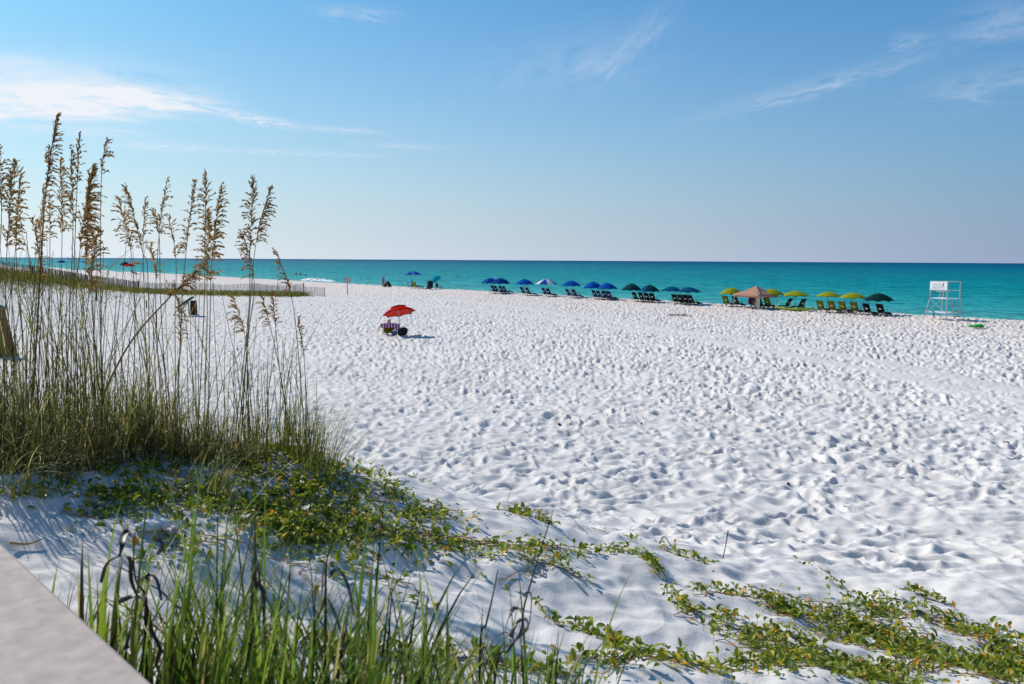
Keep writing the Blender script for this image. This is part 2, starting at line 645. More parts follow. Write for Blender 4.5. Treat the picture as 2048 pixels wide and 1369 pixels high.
me.polygons.foreach_set('loop_start', np.arange(0, quads.size, 4, dtype=np.int32))
me.polygons.foreach_set('use_smooth', np.ones(len(quads), dtype=bool))
me.update(calc_edges=True)
ground = bpy.data.objects.new('sand', me)
col.objects.link(ground)
ground['kind'] = 'structure'

m, nt, b = new_mat('white_sand')
N, L = nt.nodes, nt.links
tc = N.new('ShaderNodeTexCoord')
sp = N.new('ShaderNodeSeparateXYZ')
L.new(tc.outputs['Object'], sp.inputs[0])


def nmath(N, L, op, a, b_=None, c=None, clamp=False):
    n = N.new('ShaderNodeMath')
    n.operation = op
    n.use_clamp = clamp
    for i, v in enumerate((a, b_, c)):
        if v is None:
            continue
        if isinstance(v, (int, float)):
            n.inputs[i].default_value = v
        else:
            L.new(v, n.inputs[i])
    return n.outputs[0]


s_ = nmath(N, L, 'ADD', nmath(N, L, 'MULTIPLY', nmath(N, L, 'SUBTRACT', sp.outputs[0], SH0[0]), SHN[0]), nmath(N, L, 'MULTIPLY', nmath(N, L, 'SUBTRACT', sp.outputs[1], SH0[1]), SHN[1]))
shelly = nmath(N, L, 'MULTIPLY_ADD', s_, 0.05, 1.25, True)       # 0 at 25 m from the water, 1 at the berm
wet = nmath(N, L, 'MULTIPLY_ADD', s_, 0.25, -0.9, True)
nz = N.new('ShaderNodeTexNoise')
nz.inputs['Scale'].default_value = 0.55
nz.inputs['Detail'].default_value = 8
L.new(tc.outputs['Object'], nz.inputs['Vector'])
c1 = N.new('ShaderNodeValToRGB')
c1.color_ramp.elements[0].position, c1.color_ramp.elements[1].position = 0.3, 0.7
c1.color_ramp.elements[0].color = (0.66, 0.63, 0.605, 1)
c1.color_ramp.elements[1].color = (0.75, 0.715, 0.69, 1)
L.new(nz.outputs[0], c1.inputs[0])
mx = N.new('ShaderNodeMixRGB')
L.new(nmath(N, L, 'MULTIPLY', shelly, 0.75), mx.inputs[0])
L.new(c1.outputs[0], mx.inputs[1])
mx.inputs[2].default_value = (0.74, 0.64, 0.58, 1)
gr_ = N.new('ShaderNodeTexNoise')
gr_.inputs['Scale'].default_value = 160
gr_.inputs['Detail'].default_value = 3
L.new(tc.outputs['Object'], gr_.inputs['Vector'])
sg = N.new('ShaderNodeMixRGB')
sg.blend_type = 'MULTIPLY'
sg.inputs[0].default_value = 0.25
L.new(mx.outputs[0], sg.inputs[1])
L.new(gr_.outputs[0], sg.inputs[2])
mw = N.new('ShaderNodeMixRGB')
L.new(nmath(N, L, 'MULTIPLY', wet, 0.8), mw.inputs[0])
L.new(sg.outputs[0], mw.inputs[1])
mw.inputs[2].default_value = (0.34, 0.28, 0.23, 1)
L.new(mw.outputs[0], b.inputs['Base Color'])
b.inputs['Roughness'].default_value = 0.95
b.inputs['Specular IOR Level'].default_value = 0.12
bp = N.new('ShaderNodeBump')
bp.inputs['Strength'].default_value = 0.5
bp.inputs['Distance'].default_value = 0.012
n3 = N.new('ShaderNodeTexNoise')
n3.inputs['Scale'].default_value = 26
n3.inputs['Detail'].default_value = 7
n3.inputs['Roughness'].default_value = 0.65
L.new(tc.outputs['Object'], n3.inputs['Vector'])
L.new(n3.outputs[0], bp.inputs['Height'])
L.new(bp.outputs[0], b.inputs['Normal'])
me.materials.append(m)

# ------------------------------------------------------------------ the sea
WZ = -0.62
mb = MB()
S_ = 60000
d_ = Vector((-SHN[1], SHN[0], 0))
n_ = Vector((SHN[0], SHN[1], 0))
o_ = Vector((SH0[0], SH0[1], WZ))
mb.add([o_ + n_ * 2 - d_ * S_, o_ + n_ * 2 + d_ * S_, o_ + n_ * S_ + d_ * S_, o_ + n_ * S_ - d_ * S_], [(0, 3, 2, 1)])
m, nt, b = new_mat('sea_water')
N, L = nt.nodes, nt.links
tc = N.new('ShaderNodeTexCoord')
sp = N.new('ShaderNodeSeparateXYZ')
L.new(tc.outputs['Object'], sp.inputs[0])
s_ = nmath(N, L, 'ADD', nmath(N, L, 'MULTIPLY', nmath(N, L, 'SUBTRACT', sp.outputs[0], SH0[0]), SHN[0]), nmath(N, L, 'MULTIPLY', nmath(N, L, 'SUBTRACT', sp.outputs[1], SH0[1]), SHN[1]))
nzb = N.new('ShaderNodeTexNoise')
nzb.inputs['Scale'].default_value = 0.018
nzb.inputs['Detail'].default_value = 6
L.new(tc.outputs['Object'], nzb.inputs['Vector'])
sw = nmath(N, L, 'MULTIPLY', s_, nmath(N, L, 'MULTIPLY_ADD', nzb.outputs[0], 1.1, 0.45))
lg = nmath(N, L, 'LOGARITHM', nmath(N, L, 'MAXIMUM', nmath(N, L, 'ADD', sw, 8.0), 1.0), 10.0)
cr = N.new('ShaderNodeValToRGB')
el = cr.color_ramp.elements
el[0].position, el[0].color = 0.0, (0.30, 0.52, 0.50, 1)
el[1].position, el[1].color = 1.0, (0.0, 0.08, 0.18, 1)
for p_, c_ in ((0.30, (0.12, 0.48, 0.47)), (0.42, (0.03, 0.38, 0.40)), (0.56, (0.0, 0.285, 0.335)), (0.70, (0.0, 0.195, 0.275)), (0.85, (0.0, 0.115, 0.205))):
    e = el.new(p_)
    e.color = (*c_, 1)
L.new(nmath(N, L, 'MULTIPLY', lg, 0.27), cr.inputs[0])
L.new(cr.outputs[0], b.inputs['Base Color'])
b.inputs['Roughness'].default_value = 0.22
b.inputs['IOR'].default_value = 1.33
b.inputs['Specular IOR Level'].default_value = 0.22
mp = N.new('ShaderNodeMapping')
mp.inputs['Rotation'].default_value = (0, 0, math.atan2(SHN[0], SHN[1]))
L.new(tc.outputs['Object'], mp.inputs['Vector'])
mp2 = N.new('ShaderNodeMapping')
mp2.inputs['Scale'].default_value = (0.35, 1.0, 1.0)
L.new(mp.outputs[0], mp2.inputs['Vector'])
wv = N.new('ShaderNodeTexNoise')
wv.inputs['Scale'].default_value = 0.55
wv.inputs['Detail'].default_value = 6
wv.inputs['Roughness'].default_value = 0.6
L.new(mp2.outputs[0], wv.inputs['Vector'])
wv2 = N.new('ShaderNodeTexNoise')
wv2.inputs['Scale'].default_value = 0.11
wv2.inputs['Detail'].default_value = 4
L.new(mp2.outputs[0], wv2.inputs['Vector'])
bp = N.new('ShaderNodeBump')
bp.inputs['Strength'].default_value = 1.0
bp.inputs['Distance'].default_value = 3.0
L.new(nmath(N, L, 'ADD', wv.outputs[0], nmath(N, L, 'MULTIPLY', wv2.outputs[0], 1.6)), bp.inputs['Height'])
L.new(bp.outputs[0], b.inputs['Normal'])
ch = N.new('ShaderNodeTexNoise')
ch.inputs['Scale'].default_value = 0.8
ch.inputs['Detail'].default_value = 9
ch.inputs['Roughness'].default_value = 0.7
L.new(mp2.outputs[0], ch.inputs['Vector'])
cm = N.new('ShaderNodeVectorMath')
cm.operation = 'SCALE'
L.new(cr.outputs[0], cm.inputs[0])
L.new(nmath(N, L, 'MULTIPLY_ADD', ch.outputs[0], 2.0, 0.0), cm.inputs['Scale'])  # light and dark of the wave slopes put into the water's colour
df = N.new('ShaderNodeBsdfDiffuse')
L.new(cm.outputs[0], df.inputs[0])
L.new(bp.outputs[0], df.inputs['Normal'])
gl = N.new('ShaderNodeBsdfGlossy')
gl.inputs['Roughness'].default_value = 0.36
L.new(bp.outputs[0], gl.inputs['Normal'])
fr = N.new('ShaderNodeFresnel')
fr.inputs['IOR'].default_value = 1.33
L.new(bp.outputs[0], fr.inputs['Normal'])
ms = N.new('ShaderNodeMixShader')
L.new(nmath(N, L, 'MINIMUM', nmath(N, L, 'MULTIPLY', fr.outputs[0], 0.22), 0.045), ms.inputs[0])
L.new(df.outputs[0], ms.inputs[1])
L.new(gl.outputs[0], ms.inputs[2])
L.new(ms.outputs[0], N['Material Output'].inputs[0])
sea = mb.build('water', m)
sea['kind'] = 'structure'

# ================================================================== OBJECTS
M_wood_dark = mat('dark_lounger_wood', (0.035, 0.028, 0.022), 0.6, .3)
M_pole = mat('umbrella_pole', (0.42, 0.36, 0.28), 0.5, .1)
M_pole_white = mat('white_pole', (0.7, 0.7, 0.7), 0.4, .05)
M_metal = mat('painted_aluminium', (0.44, 0.46, 0.47), 0.4, .08, metallic=0.2)
M_white = mat('white_panel', (0.80, 0.80, 0.82), 0.5, .03)
M_black = mat('black_fabric', (0.012, 0.012, 0.016), 0.8, .3)
M_rubber = mat('dark_rubber', (0.015, 0.015, 0.015), 0.8, .2)
M_logo = mat('pale_print', (0.6, 0.6, 0.55), 0.7, .1)


def cloth(name, c, tr=0.3):
    return mat(name, c, 0.85, .08, scale=3.0, spec=0.03, transl=tr)


def frame_of(px, pyb):
    """ground point of a photograph pixel and metres per photograph pixel there (across and up)"""
    g = gp(px, pyb)
    rng = math.hypot(g.x, g.y)
    return g, g.y / FPX * math.cos(math.atan2(g.x, g.y)), g.y / FPX


# ------------------------------------------------------------------ beach umbrellas


def umbrella(name, label, group, px, pyb, cx, wpx, top, rim, mats, tilt=(0, 0), spin=0.0, valance=.10, panels=8, vent=None, under=None):
    g, ux, uy = frame_of(px, pyb)
    Rr = wpx * ux / 2
    hr = (pyb - rim) * uy + valance * .6
    ht = (pyb - top) * uy
    rise = max(0.25, ht - hr)
    t = thing(name, g, 0, label, 'beach umbrella', group)
    off = (cx - px) * ux
    away = Vector((math.cos(math.atan2(g.x, g.y)), -math.sin(math.atan2(g.x, g.y)), 0))   # sideways as seen from the boardwalk
    tm = Matrix.Rotation(R(tilt[0]), 3, Vector(away)) @ Matrix.Rotation(R(tilt[1]), 3, Vector((away.y, -away.x, 0)))
    apex = away * off + Vector((0, 0, ht))
    hub = apex + tm @ Vector((0, 0, -rise))

    def P(u, r):
        """canopy surface: u turns once round, r runs from the apex to the hem"""
        k = u * panels
        f = k - math.floor(k)
        a0 = 2 * math.pi * math.floor(k) / panels + spin
        a1 = a0 + 2 * math.pi / panels
        rr = Rr * r
        x = rr * (math.cos(a0) * (1 - f) + math.cos(a1) * f)
        y = rr * (math.sin(a0) * (1 - f) + math.sin(a1) * f)
        z = rise * (1 - r ** 1.75) + .05 * Rr * math.sin(math.pi * f) * r * r
        return hub + tm @ Vector((x, y, z))
    mb = MB()
    nu, nr_ = panels * 4, 7
    r0 = 0.02
    vs, fs, ms = [], [], []
    for j in range(nr_ + 1):
        r = r0 + (1 - r0) * j / nr_
        vs += [P(i / nu, r) for i in range(nu)]
    # hem flap
    vs += [P(i / nu, 1.0) + tm @ Vector((0, 0, -valance * (1 - .35 * abs(math.sin(math.pi * i / 4))))) for i in range(nu)]
    for j in range(nr_ + 1):
        for i in range(nu):
            i2 = (i + 1) % nu
            fs.append((j * nu + i, (j + 1) * nu + i, (j + 1) * nu + i2, j * nu + i2))
            ms.append((i // 4) % len(mats))
    mb.add(vs, [])
    mb.f, mb.m = fs, ms
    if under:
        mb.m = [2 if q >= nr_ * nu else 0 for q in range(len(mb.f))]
    can = mb.build('canopy', mats + ([under, C_hem_shade] if under else []), t, smooth_=False)
    so = can.modifiers.new('cloth_thickness', 'SOLIDIFY')
    so.thickness = 0.006
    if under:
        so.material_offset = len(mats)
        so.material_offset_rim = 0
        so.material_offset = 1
    if vent:
        mv = MB()
        vs = []
        for j in range(4):
            r = 0.02 + 0.48 * j / 3
            vs += [P(i / nu, r) + tm @ Vector((0, 0, .03 + .012 * j)) for i in range(nu)]
        mv.add(vs, [])
        mv.f = [(j * nu + i, j * nu + (i + 1) % nu, (j + 1) * nu + (i + 1) % nu, (j + 1) * nu + i) for j in range(3) for i in range(nu)]
        mv.m = [0] * len(mv.f)
        vv = mv.build('wind_vent', vent, t)
        so = vv.modifiers.new('cloth_thickness', 'SOLIDIFY')
        so.thickness = 0.006
    mr = MB()
    for i in range(panels):
        mr.tube([P(i / panels, r * .97) + tm @ Vector((0, 0, -.03)) for r in (.03, .35, .7, 1.0)], .006, 4)
    mr.build('rib_frame', M_metal, t)
    mp_ = MB()
    mp_.tube([(0, 0, -.25), apex * .5, apex + tm @ Vector((0, 0, .02))], [.022, .02, .018], 8)
    mp_.build('pole', M_pole, t)
    mf = MB()
    mf.ball(apex + tm @ Vector((0, 0, .05)), (.03, .03, .05), 8, 5)
    mf.build('finial', mats[0], t)
    return t


C_royal = cloth('royal_blue_canvas', (0.003, 0.10, 0.46))
C_navy = cloth('navy_blue_canvas', (0.003, 0.055, 0.28))
C_bwhite = cloth('white_canvas', (0.75, 0.74, 0.72))
C_dgreen = cloth('dark_teal_canvas', (0.004, 0.065, 0.085))
C_teal = cloth('slate_teal_canvas', (0.006, 0.10, 0.21))
C_lime = cloth('lime_green_canvas', (0.34, 0.36, 0.02))
C_forest = cloth('forest_green_canvas', (0.004, 0.035, 0.03), .15)
C_red = cloth('red_canvas', (0.60, 0.008, 0.008), .35)
C_hem_shade = cloth('shaded_red_hem', (0.16, 0.006, 0.006), .1)  # darker red for the valance: the hem's shade is put into its colour
C_sky = cloth('light_blue_canvas', (0.05, 0.24, 0.62))
C_aqua = cloth('aqua_canvas', (0.02, 0.52, 0.64), .5)
C_tan = cloth('tan_canvas', (0.60, 0.34, 0.24), .3)
UG = 'umbrellas in the rental rows along the water'
for (nm, lab, px, pyb, cx, w, top, rim, mats, sp_) in [
    ('beach_umbrella', 'navy blue umbrella overlapped by another blue one, first of the rental row beside open water', 980.4, 586.5, 980.7, 38, 556.3, 567, [C_royal, C_navy], .2),
    ('beach_umbrella', 'navy blue umbrella over four crowded loungers, overlapping the blue one at the row\'s end', 1001, 587.5, 1001, 39, 556.6, 568, [C_navy], .5),
    ('beach_umbrella', 'plain blue umbrella standing alone over a pair of loungers beside the blue and white one', 1048.5, 590.5, 1049, 38, 558.5, 569.5, [C_royal], .1),
    ('beach_umbrella', 'blue and white panelled umbrella over a pair of loungers', 1092, 592.5, 1092, 43, 559, 569.5, [C_bwhite, C_royal], -.15),
    ('beach_umbrella', 'plain blue umbrella with a small white print, next to the blue and white one', 1141, 595, 1141.7, 40, 561.7, 572.5, [C_royal], .0),
    ('beach_umbrella', 'bright blue umbrella, half hidden by another bright blue one, before the dark teal pair', 1187, 598, 1186, 40, 564, 577, [C_royal], .3),
    ('beach_umbrella', 'bright blue umbrella in front of its half hidden twin, next to the dark teal pair', 1214, 599, 1214, 42, 566, 578.5, [C_royal], .0),
    ('beach_umbrella', 'dark teal umbrella on a bare pole, first of two, next to the bright blue pair', 1264, 602.5, 1263, 41, 567.5, 581, [C_dgreen], .25),
    ('beach_umbrella', 'dark teal umbrella with a lighter flank, overlapping its darker twin', 1297, 604.5, 1298, 44, 570, 583.5, [C_dgreen, C_teal, C_dgreen], .0),
    ('beach_umbrella', 'flat slate blue umbrella on a bare pole, smaller of the slate blue two', 1343, 607, 1343, 44, 573.5, 583, [C_teal], .1),
    ('beach_umbrella', 'wide slate blue umbrella over four dark loungers, its pole in front of them', 1377, 609, 1377, 49, 574.5, 585, [C_teal], .3),
    ('beach_umbrella', 'lime green umbrella partly hidden by the tan canopy tent, on its seaward open side', 1464, 613, 1462, 47, 576, 589, [C_lime], .2),
    ('beach_umbrella', 'lime green umbrella peeking out from behind the tan canopy tent, touching another lime one', 1538, 616, 1541, 52, 578, 590, [C_lime], .1),
    ('beach_umbrella', 'lime green umbrella over two dark backed loungers behind the kayak', 1588.6, 617.5, 1590, 55, 582, 593, [C_lime], .25),
    ('beach_umbrella', 'lime green umbrella with a clear gap on one side, over a pair of lime loungers', 1658, 623, 1656, 51, 584, 594, [C_lime], .0),
    ('beach_umbrella', 'lime green umbrella overlapping the forest green one', 1706, 627, 1704, 55, 586, 597, [C_lime], .2),
    ('beach_umbrella', 'forest green umbrella nearest the lifeguard stand', 1755, 630, 1756, 63, 587, 602, [C_forest], .1)]:
    umbrella(nm, lab, UG, px, pyb, cx, w, top, rim, mats, spin=sp_ + .2)

# umbrellas that people brought
umbrella('beach_umbrella', 'red vented umbrella tilted over a striped chair, alone on the open sand', None, 801, 671, 796.5, 66, 612.5, 627.5, [C_red], tilt=(-16, 9), spin=.12, valance=.05, vent=C_red, under=cloth('salmon_lining_glow', (.74, .11, .09), .45))  # pale underside coat; glow of sun through the cloth put into its colour
umbrella('beach_umbrella', 'blue umbrella of light and dark stripes at the water\'s edge', None, 826.5, 577, 826.5, 36, 543, 550.5, [C_navy, C_sky], spin=.1, panels=10, valance=.08)
umbrella('beach_umbrella', 'aqua umbrella tipped steeply sideways over dark beach gear', None, 862, 577.5, 868, 25, 553, 561.5, [C_aqua], tilt=(20, 32), spin=.1, valance=.05)
FG = 'shades far along the beach beyond the fence'
for (lab, px, pyb, w, top, rim, mt) in [
    ('small dark blue umbrella far off above the slatted fence, seen between sea oats stalks', 124, 540, 19, 521, 526, C_navy),
    ('small pale teal umbrella far off above the fence, beside the dark blue one', 169, 541.5, 23, 521.5, 525.8, C_aqua),
    ('small white umbrella far off by the water between the teal one and the red one', 200, 544, 20, 524.5, 529.5, C_bwhite),
    ('far off dark green pointed umbrella next to the red one', 251, 546.5, 24, 524, 531.5, C_forest),
    ('far off low red umbrella squeezed between a dark green and a brown one', 259.5, 549, 26, 527.5, 533.5, C_red),
    ('far off brownish umbrella behind the red one', 272.5, 547, 26, 523, 529, C_tan)]:
    umbrella('beach_umbrella', lab, FG, px, pyb, px, w, top, rim, [mt], valance=.12)

# ------------------------------------------------------------------ loungers


def make_lounger(fabric, name='beach_lounger', emblem=True, wood=M_wood_dark):
    t = thing(name, (0, 0, 0))
    W = .30
    back = [Vector((-.46, 0, 1.06)), Vector((-.22, 0, .66)), Vector((.0, 0, .28))]
    m1 = MB()
    for s in (-1, 1):
        m1.beam(back[0] + Vector((-.02, s * W, .04)), back[2] + Vector((.06, s * W, -.08)), .045, .03)
        m1.beam((0, s * W, .29), (.58, s * W, .36), .05, .03)
        m1.beam((.58, s * W, .36), (1.2, s * W, .13), .045, .03)
    m1.beam(back[0] + Vector((0, -W, 0)), back[0] + Vector((0, W, 0)), .05, .03)
    m1.beam((.58, -W, .34), (.58, W, .34), .04, .03)
    m1.beam((1.18, -W, .13), (1.18, W, .13), .04, .03)
    m1.build('frame', wood, t)

    def sling(pts, sag):
        m = MB()
        n = 8
        vs = []
        for i in range(n + 1):
            f = i / n
            a = pts[0] * (1 - f) + pts[1] * f
            for s in (-1, 0, 1):
                vs.append(a + Vector((0, s * (W - .02), -sag * math.sin(math.pi * f) - (.012 if s == 0 else 0))))
        m.add(vs, [(3 * i + k, 3 * i + 3 + k, 3 * i + 4 + k, 3 * i + 1 + k) for i in range(n) for k in (0, 1)])
        return m
    for nm, pts, sag in (('backrest', (back[0], back[2]), .03), ('seat', (Vector((.02, 0, .30)), Vector((.58, 0, .375))), .04), ('footrest', (Vector((.58, 0, .375)), Vector((1.18, 0, .15))), .02)):
        o = sling(pts, sag).build(nm, fabric, t, True)
        so = o.modifiers.new('cloth_thickness', 'SOLIDIFY')
        so.thickness = .008
        if nm == 'backrest' and emblem:
            e = MB()
            nrm = Vector((-.86, 0, -.5))
            c = Vector((-.25, 0, .655)) + nrm * .03
            up = (back[0] - back[2]).normalized()
            ring = [c + Vector((0, .13 * math.cos(a), 0)) + up * (.075 * math.sin(a)) for a in [2 * math.pi * k / 14 for k in range(14)]]
            e.add(ring, [tuple(range(14))])
            e.build('emblem', M_logo, o)
    for s in (-1, 1):
        m2 = MB()
        m2.beam((-.24, s * (W + .035), .56), (.38, s * (W + .035), .60), .06, .025)
        m2.beam((.34, s * (W + .035), .59), (.16, s * (W + .035), .31), .03, .03)
        m2.build('armrest', wood, t)
        m3 = MB()
        m3.beam((-.12, s * (W - .05), .50), (-.50, s * (W - .05), -.02), .04, .03)
        m3.build('leg', wood, t)
        m3 = MB()
        m3.beam((.52, s * (W - .05), .36), (.30, s * (W - .05), -.02), .04, .03)
        m3.build('leg', wood, t)
    return t


F_navy = cloth('navy_sling', (0.008, 0.022, 0.12), .1)
F_black = cloth('black_sling', (0.006, 0.012, 0.02), .1)
F_lime = cloth('lime_sling', (0.17, 0.20, 0.01), .2)
F_dkgreen = cloth('bottle_green_sling', (0.01, 0.03, 0.014), .1)
SEA_ROT = math.atan2(SHN[1], SHN[0])
protos = {}
LG = 'wooden rental loungers facing the water'
for (px, pyb, fab, rot, lab) in [
    (988.5, 587, F_navy, 0, 'navy lounger at the end of the crowded four under the overlapping navy umbrellas'),
    (995, 587.5, F_navy, 0, 'navy lounger second from the row\'s end, tight against the end lounger'),
    (1004.5, 588, F_navy, 0, 'navy lounger third from the row\'s end under the overlapping navy umbrellas'),
    (1012, 588.5, F_navy, 0, 'navy lounger with its whole footrest showing, under the overlapping navy umbrellas'),
    (1047.5, 591, F_navy, 0, 'rear navy lounger of the pair under the lone blue umbrella'),
    (1058, 592, F_navy, 0, 'navy lounger with footrest in view under the lone blue umbrella'),
    (1091, 593, F_navy, 0, 'rear navy lounger of the pair under the blue and white umbrella'),
    (1099.5, 594, F_navy, 0, 'navy lounger with footrest in view under the blue and white umbrella'),
    (1139, 596, F_navy, 0, 'rear navy lounger under the blue umbrella with a white print'),
    (1151, 597, F_navy, 0, 'navy lounger with footrest in view under the blue umbrella with a white print'),
    (1191.5, 599, F_navy, 0, 'navy lounger beside the pole of the half hidden bright blue umbrella'),
    (1200.5, 599.7, F_navy, 0, 'second navy lounger under the bright blue umbrella pair'),
    (1211, 600.3, F_navy, 0, 'third navy lounger under the bright blue umbrella pair'),
    (1220, 601, F_navy, 0, 'navy lounger with footrest in view under the bright blue umbrella pair'),
    (1272.5, 603.8, F_black, 0, 'black lounger apart from the others, just past the first dark teal umbrella\'s pole'),
    (1285, 604.6, F_black, 0, 'second black lounger under the dark teal umbrellas'),
    (1295.5, 605.3, F_black, 0, 'third black lounger under the dark teal umbrellas'),
    (1306.5, 606, F_black, 0, 'black lounger with footrest in view under the dark teal umbrellas'),
    (1352, 609, F_black, 0, 'black lounger at the bare pole end of the four under the slate blue umbrellas'),
    (1363, 609.6, F_black, 0, 'second black lounger under the slate blue umbrellas'),
    (1373, 610.2, F_black, 0, 'black lounger half behind the wide slate blue umbrella\'s pole'),
    (1384.5, 611, F_black, 0, 'black lounger with footrest in view under the wide slate blue umbrella'),
    (1453.5, 613.2, F_lime, 0, 'lime sling lounger under the lime umbrella next to the tan canopy tent'),
    (1473.5, 614.5, F_dkgreen, 0, 'bottle green lounger at the edge of the tan canopy tent'),
    (1508, 617, F_lime, 0, 'lounger under the tan canopy tent with a purple towel over its back'),
    (1521, 617.2, F_lime, 0, 'lounger under the tan canopy tent hidden by a long white towel'),
    (1537, 617.8, F_lime, 0, 'lime sling lounger at the kayak\'s raised bow under the tan canopy tent'),
    (1573, 619, F_dkgreen, 82, 'bottle green lounger turned away from the rest, behind the middle of the kayak'),
    (1600, 620.5, F_dkgreen, 82, 'bottle green lounger turned away from the rest, behind the kayak\'s stern'),
    (1642.5, 625, F_lime, 0, 'lime lounger standing first beyond the kayak, under the lime umbrella with the gap'),
    (1665, 626, F_lime, 0, 'lime lounger just past the pole of the lime umbrella with the gap'),
    (1687, 627.3, F_lime, 0, 'lime lounger before the pole of the lime umbrella that overlaps the forest green one'),
    (1710, 628.5, F_lime, 0, 'lime lounger at the pole of the lime umbrella that overlaps the forest green one'),
    (1736, 632.3, F_black, 0, 'black lounger on the lime loungers\' side of the forest green umbrella\'s pole'),
    (1763, 633.3, F_black, 0, 'black lounger nearest the lifeguard stand, under the forest green umbrella')]:
    g = gp(px, pyb)
    rz = SEA_ROT + R(rot) + R(rnd.uniform(-7, 7))
    if fab.name not in protos:
        protos[fab.name] = make_lounger(fab)
        t = protos[fab.name]
        t.location, t.rotation_euler = g, (0, 0, rz)
        tag(t, lab, 'lounger', LG)
    else:
        t = dup(protos[fab.name], g, rz, lab, LG)
    if 'purple towel' in lab or 'white towel' in lab:
        wid = (.33 if 'white' in lab else .28)
        colr = cloth('white_towel', (.78, .77, .80), .2) if 'white' in lab else cloth('purple_towel', (.10, .012, .07), .1)
        m_ = MB()
        vs = []
        n = 12
        for i in range(n + 1):
            for k in range(9):
                y = wid * (k / 4 - 1)
                drop = i / n
                wv_ = .018 * math.sin(k * 2.1 + i * .5) * drop
                if i < 4:
                    p = Vector((-.40 + .20 * (1 - i / 4), y, .80 + .32 * (i / 4)))
                else:
                    f = (i - 4) / (n - 4)
                    p = Vector((-.52 - .03 * f + wv_, y * (1 - .06 * f), 1.12 - (.95 if 'white' in lab else .72) * f))
                vs.append(p)
        m_.add(vs, [(9 * i + k, 9 * i + 9 + k, 9 * i + 10 + k, 9 * i + 1 + k) for i in range(n) for k in range(8)])
        o = m_.build('beach_towel', colr, None, True)
        o.location, o.rotation_euler = t.location, t.rotation_euler
        so = o.modifiers.new('cloth_thickness', 'SOLIDIFY')
        so.thickness = .012
        tag(o, 'long white towel hung over a lounger back under the tan canopy tent' if 'white' in lab else 'dark purple towel hung over a lounger back under the tan canopy tent', 'towel')

# ------------------------------------------------------------------ tan canopy tent
g, ux, uy = frame_of(1518.6, 619.6)
t = thing('canopy_tent', g, 0, 'tan pop-up canopy tent with a peaked roof among the lime umbrellas', 'canopy tent')
az = math.atan2(g.x, g.y)
e_ = Vector((math.cos(az), -math.sin(az), 0))
q_ = Vector((math.sin(az), math.cos(az), 0))
Lc = e_ * (-53.5 * ux) + q_ * (36 * ux * .93)
Rc = e_ * (36 * ux) + q_ * (53.5 * ux * .93)
c4 = [Vector((0, 0, 0)), Rc, Rc + Lc, Lc]
cen = (Rc + Lc) / 2
eb, et, ap = (619.6 - 595.8) * uy, (619.6 - 590.2) * uy, (619.6 - 573.5) * uy
m_ = MB()
n = 8
apex = cen + Vector((0, 0, ap))
for k in range(4):
    a, b_ = c4[k], c4[(k + 1) % 4]
    rows = []
    for j in range(n + 1):
        f = j / n
        row = []
        for i in range(n + 1):
            u = i / n
            e = a * (1 - u) + b_ * u
            p = e * (1 - f) + cen * f
            z = et + (ap - et) * f - .10 * math.sin(math.pi * u) * (1 - f) * .5 - .06 * math.sin(math.pi * f)
            row.append(Vector((p.x, p.y, z)))
        rows.append(row)
    m_.add([p for r in rows for p in r], [(j * (n + 1) + i, j * (n + 1) + i + 1, (j + 1) * (n + 1) + i + 1, (j + 1) * (n + 1) + i) for j in range(n) for i in range(n)])
roof = m_.build('roof', C_tan, t, True)
so = roof.modifiers.new('cloth_thickness', 'SOLIDIFY')
so.thickness = .008
m_ = MB()
for k in range(4):
    a, b_ = c4[k], c4[(k + 1) % 4]
    vs = []
    for i in range(17):
        u = i / 16
        e = a * (1 - u) + b_ * u
        out = (e - cen).normalized() * (.012 + .012 * math.sin(i * 2.3))
        sg_ = .05 * math.sin(math.pi * u)
        vs += [Vector((e.x, e.y, et - sg_ + .004)) + out * .5, Vector((e.x, e.y, eb - sg_ * .6)) + out]
    m_.add(vs, [(2 * i, 2 * i + 1, 2 * i + 3, 2 * i + 2) for i in range(16)])
o = m_.build('valance', C_tan, t, True)
so = o.modifiers.new('cloth_thickness', 'SOLIDIFY')
so.thickness = .006
for k in range(4):
    m_ = MB()
    p = c4[k] * .98 + cen * .02
    gz_ = gz(g.x + p.x, g.y + p.y) - g.z
    m_.beam((p.x, p.y, gz_ - .05), (p.x, p.y, et - .02), .045)
    m_.beam((p.x, p.y, gz_), (p.x, p.y, gz_ + .015), .14)
    m_.build('leg', M_metal, t)
m_ = MB()
m_.tube([c4[0] + Vector((0, 0, et)), apex], .02, 5)
for k in range(4):
    m_.tube([c4[k] * .97 + cen * .03 + Vector((0, 0, et - .03)), apex - Vector((0, 0, .05))], .016, 5)
m_.build('roof_frame', M_metal, t)

# ------------------------------------------------------------------ lime kayak, green float


def loft_hull(name, length, beam, depth, mt, parent, rocker=.25, n=22):
    m = MB()
    rings = []
    for i in range(n + 1):
        u = i / n * 2 - 1
        w = beam / 2 * max(0.02, (1 - abs(u) ** 2.4)) ** .75
        zc = rocker * abs(u) ** 3.2
        ring = []
        for k in range(14):
            a = 2 * math.pi * k / 14
            y, z = math.cos(a) * w, math.sin(a) * depth / 2 * (1 - .35 * abs(u) ** 3)
            if z > 0:
                z *= .55
            ring.append(Vector((u * length / 2, y, zc + depth * .5 + z)))
        rings.append(ring)
    m.loft(rings)
    return m.build(name, mt, parent, True)


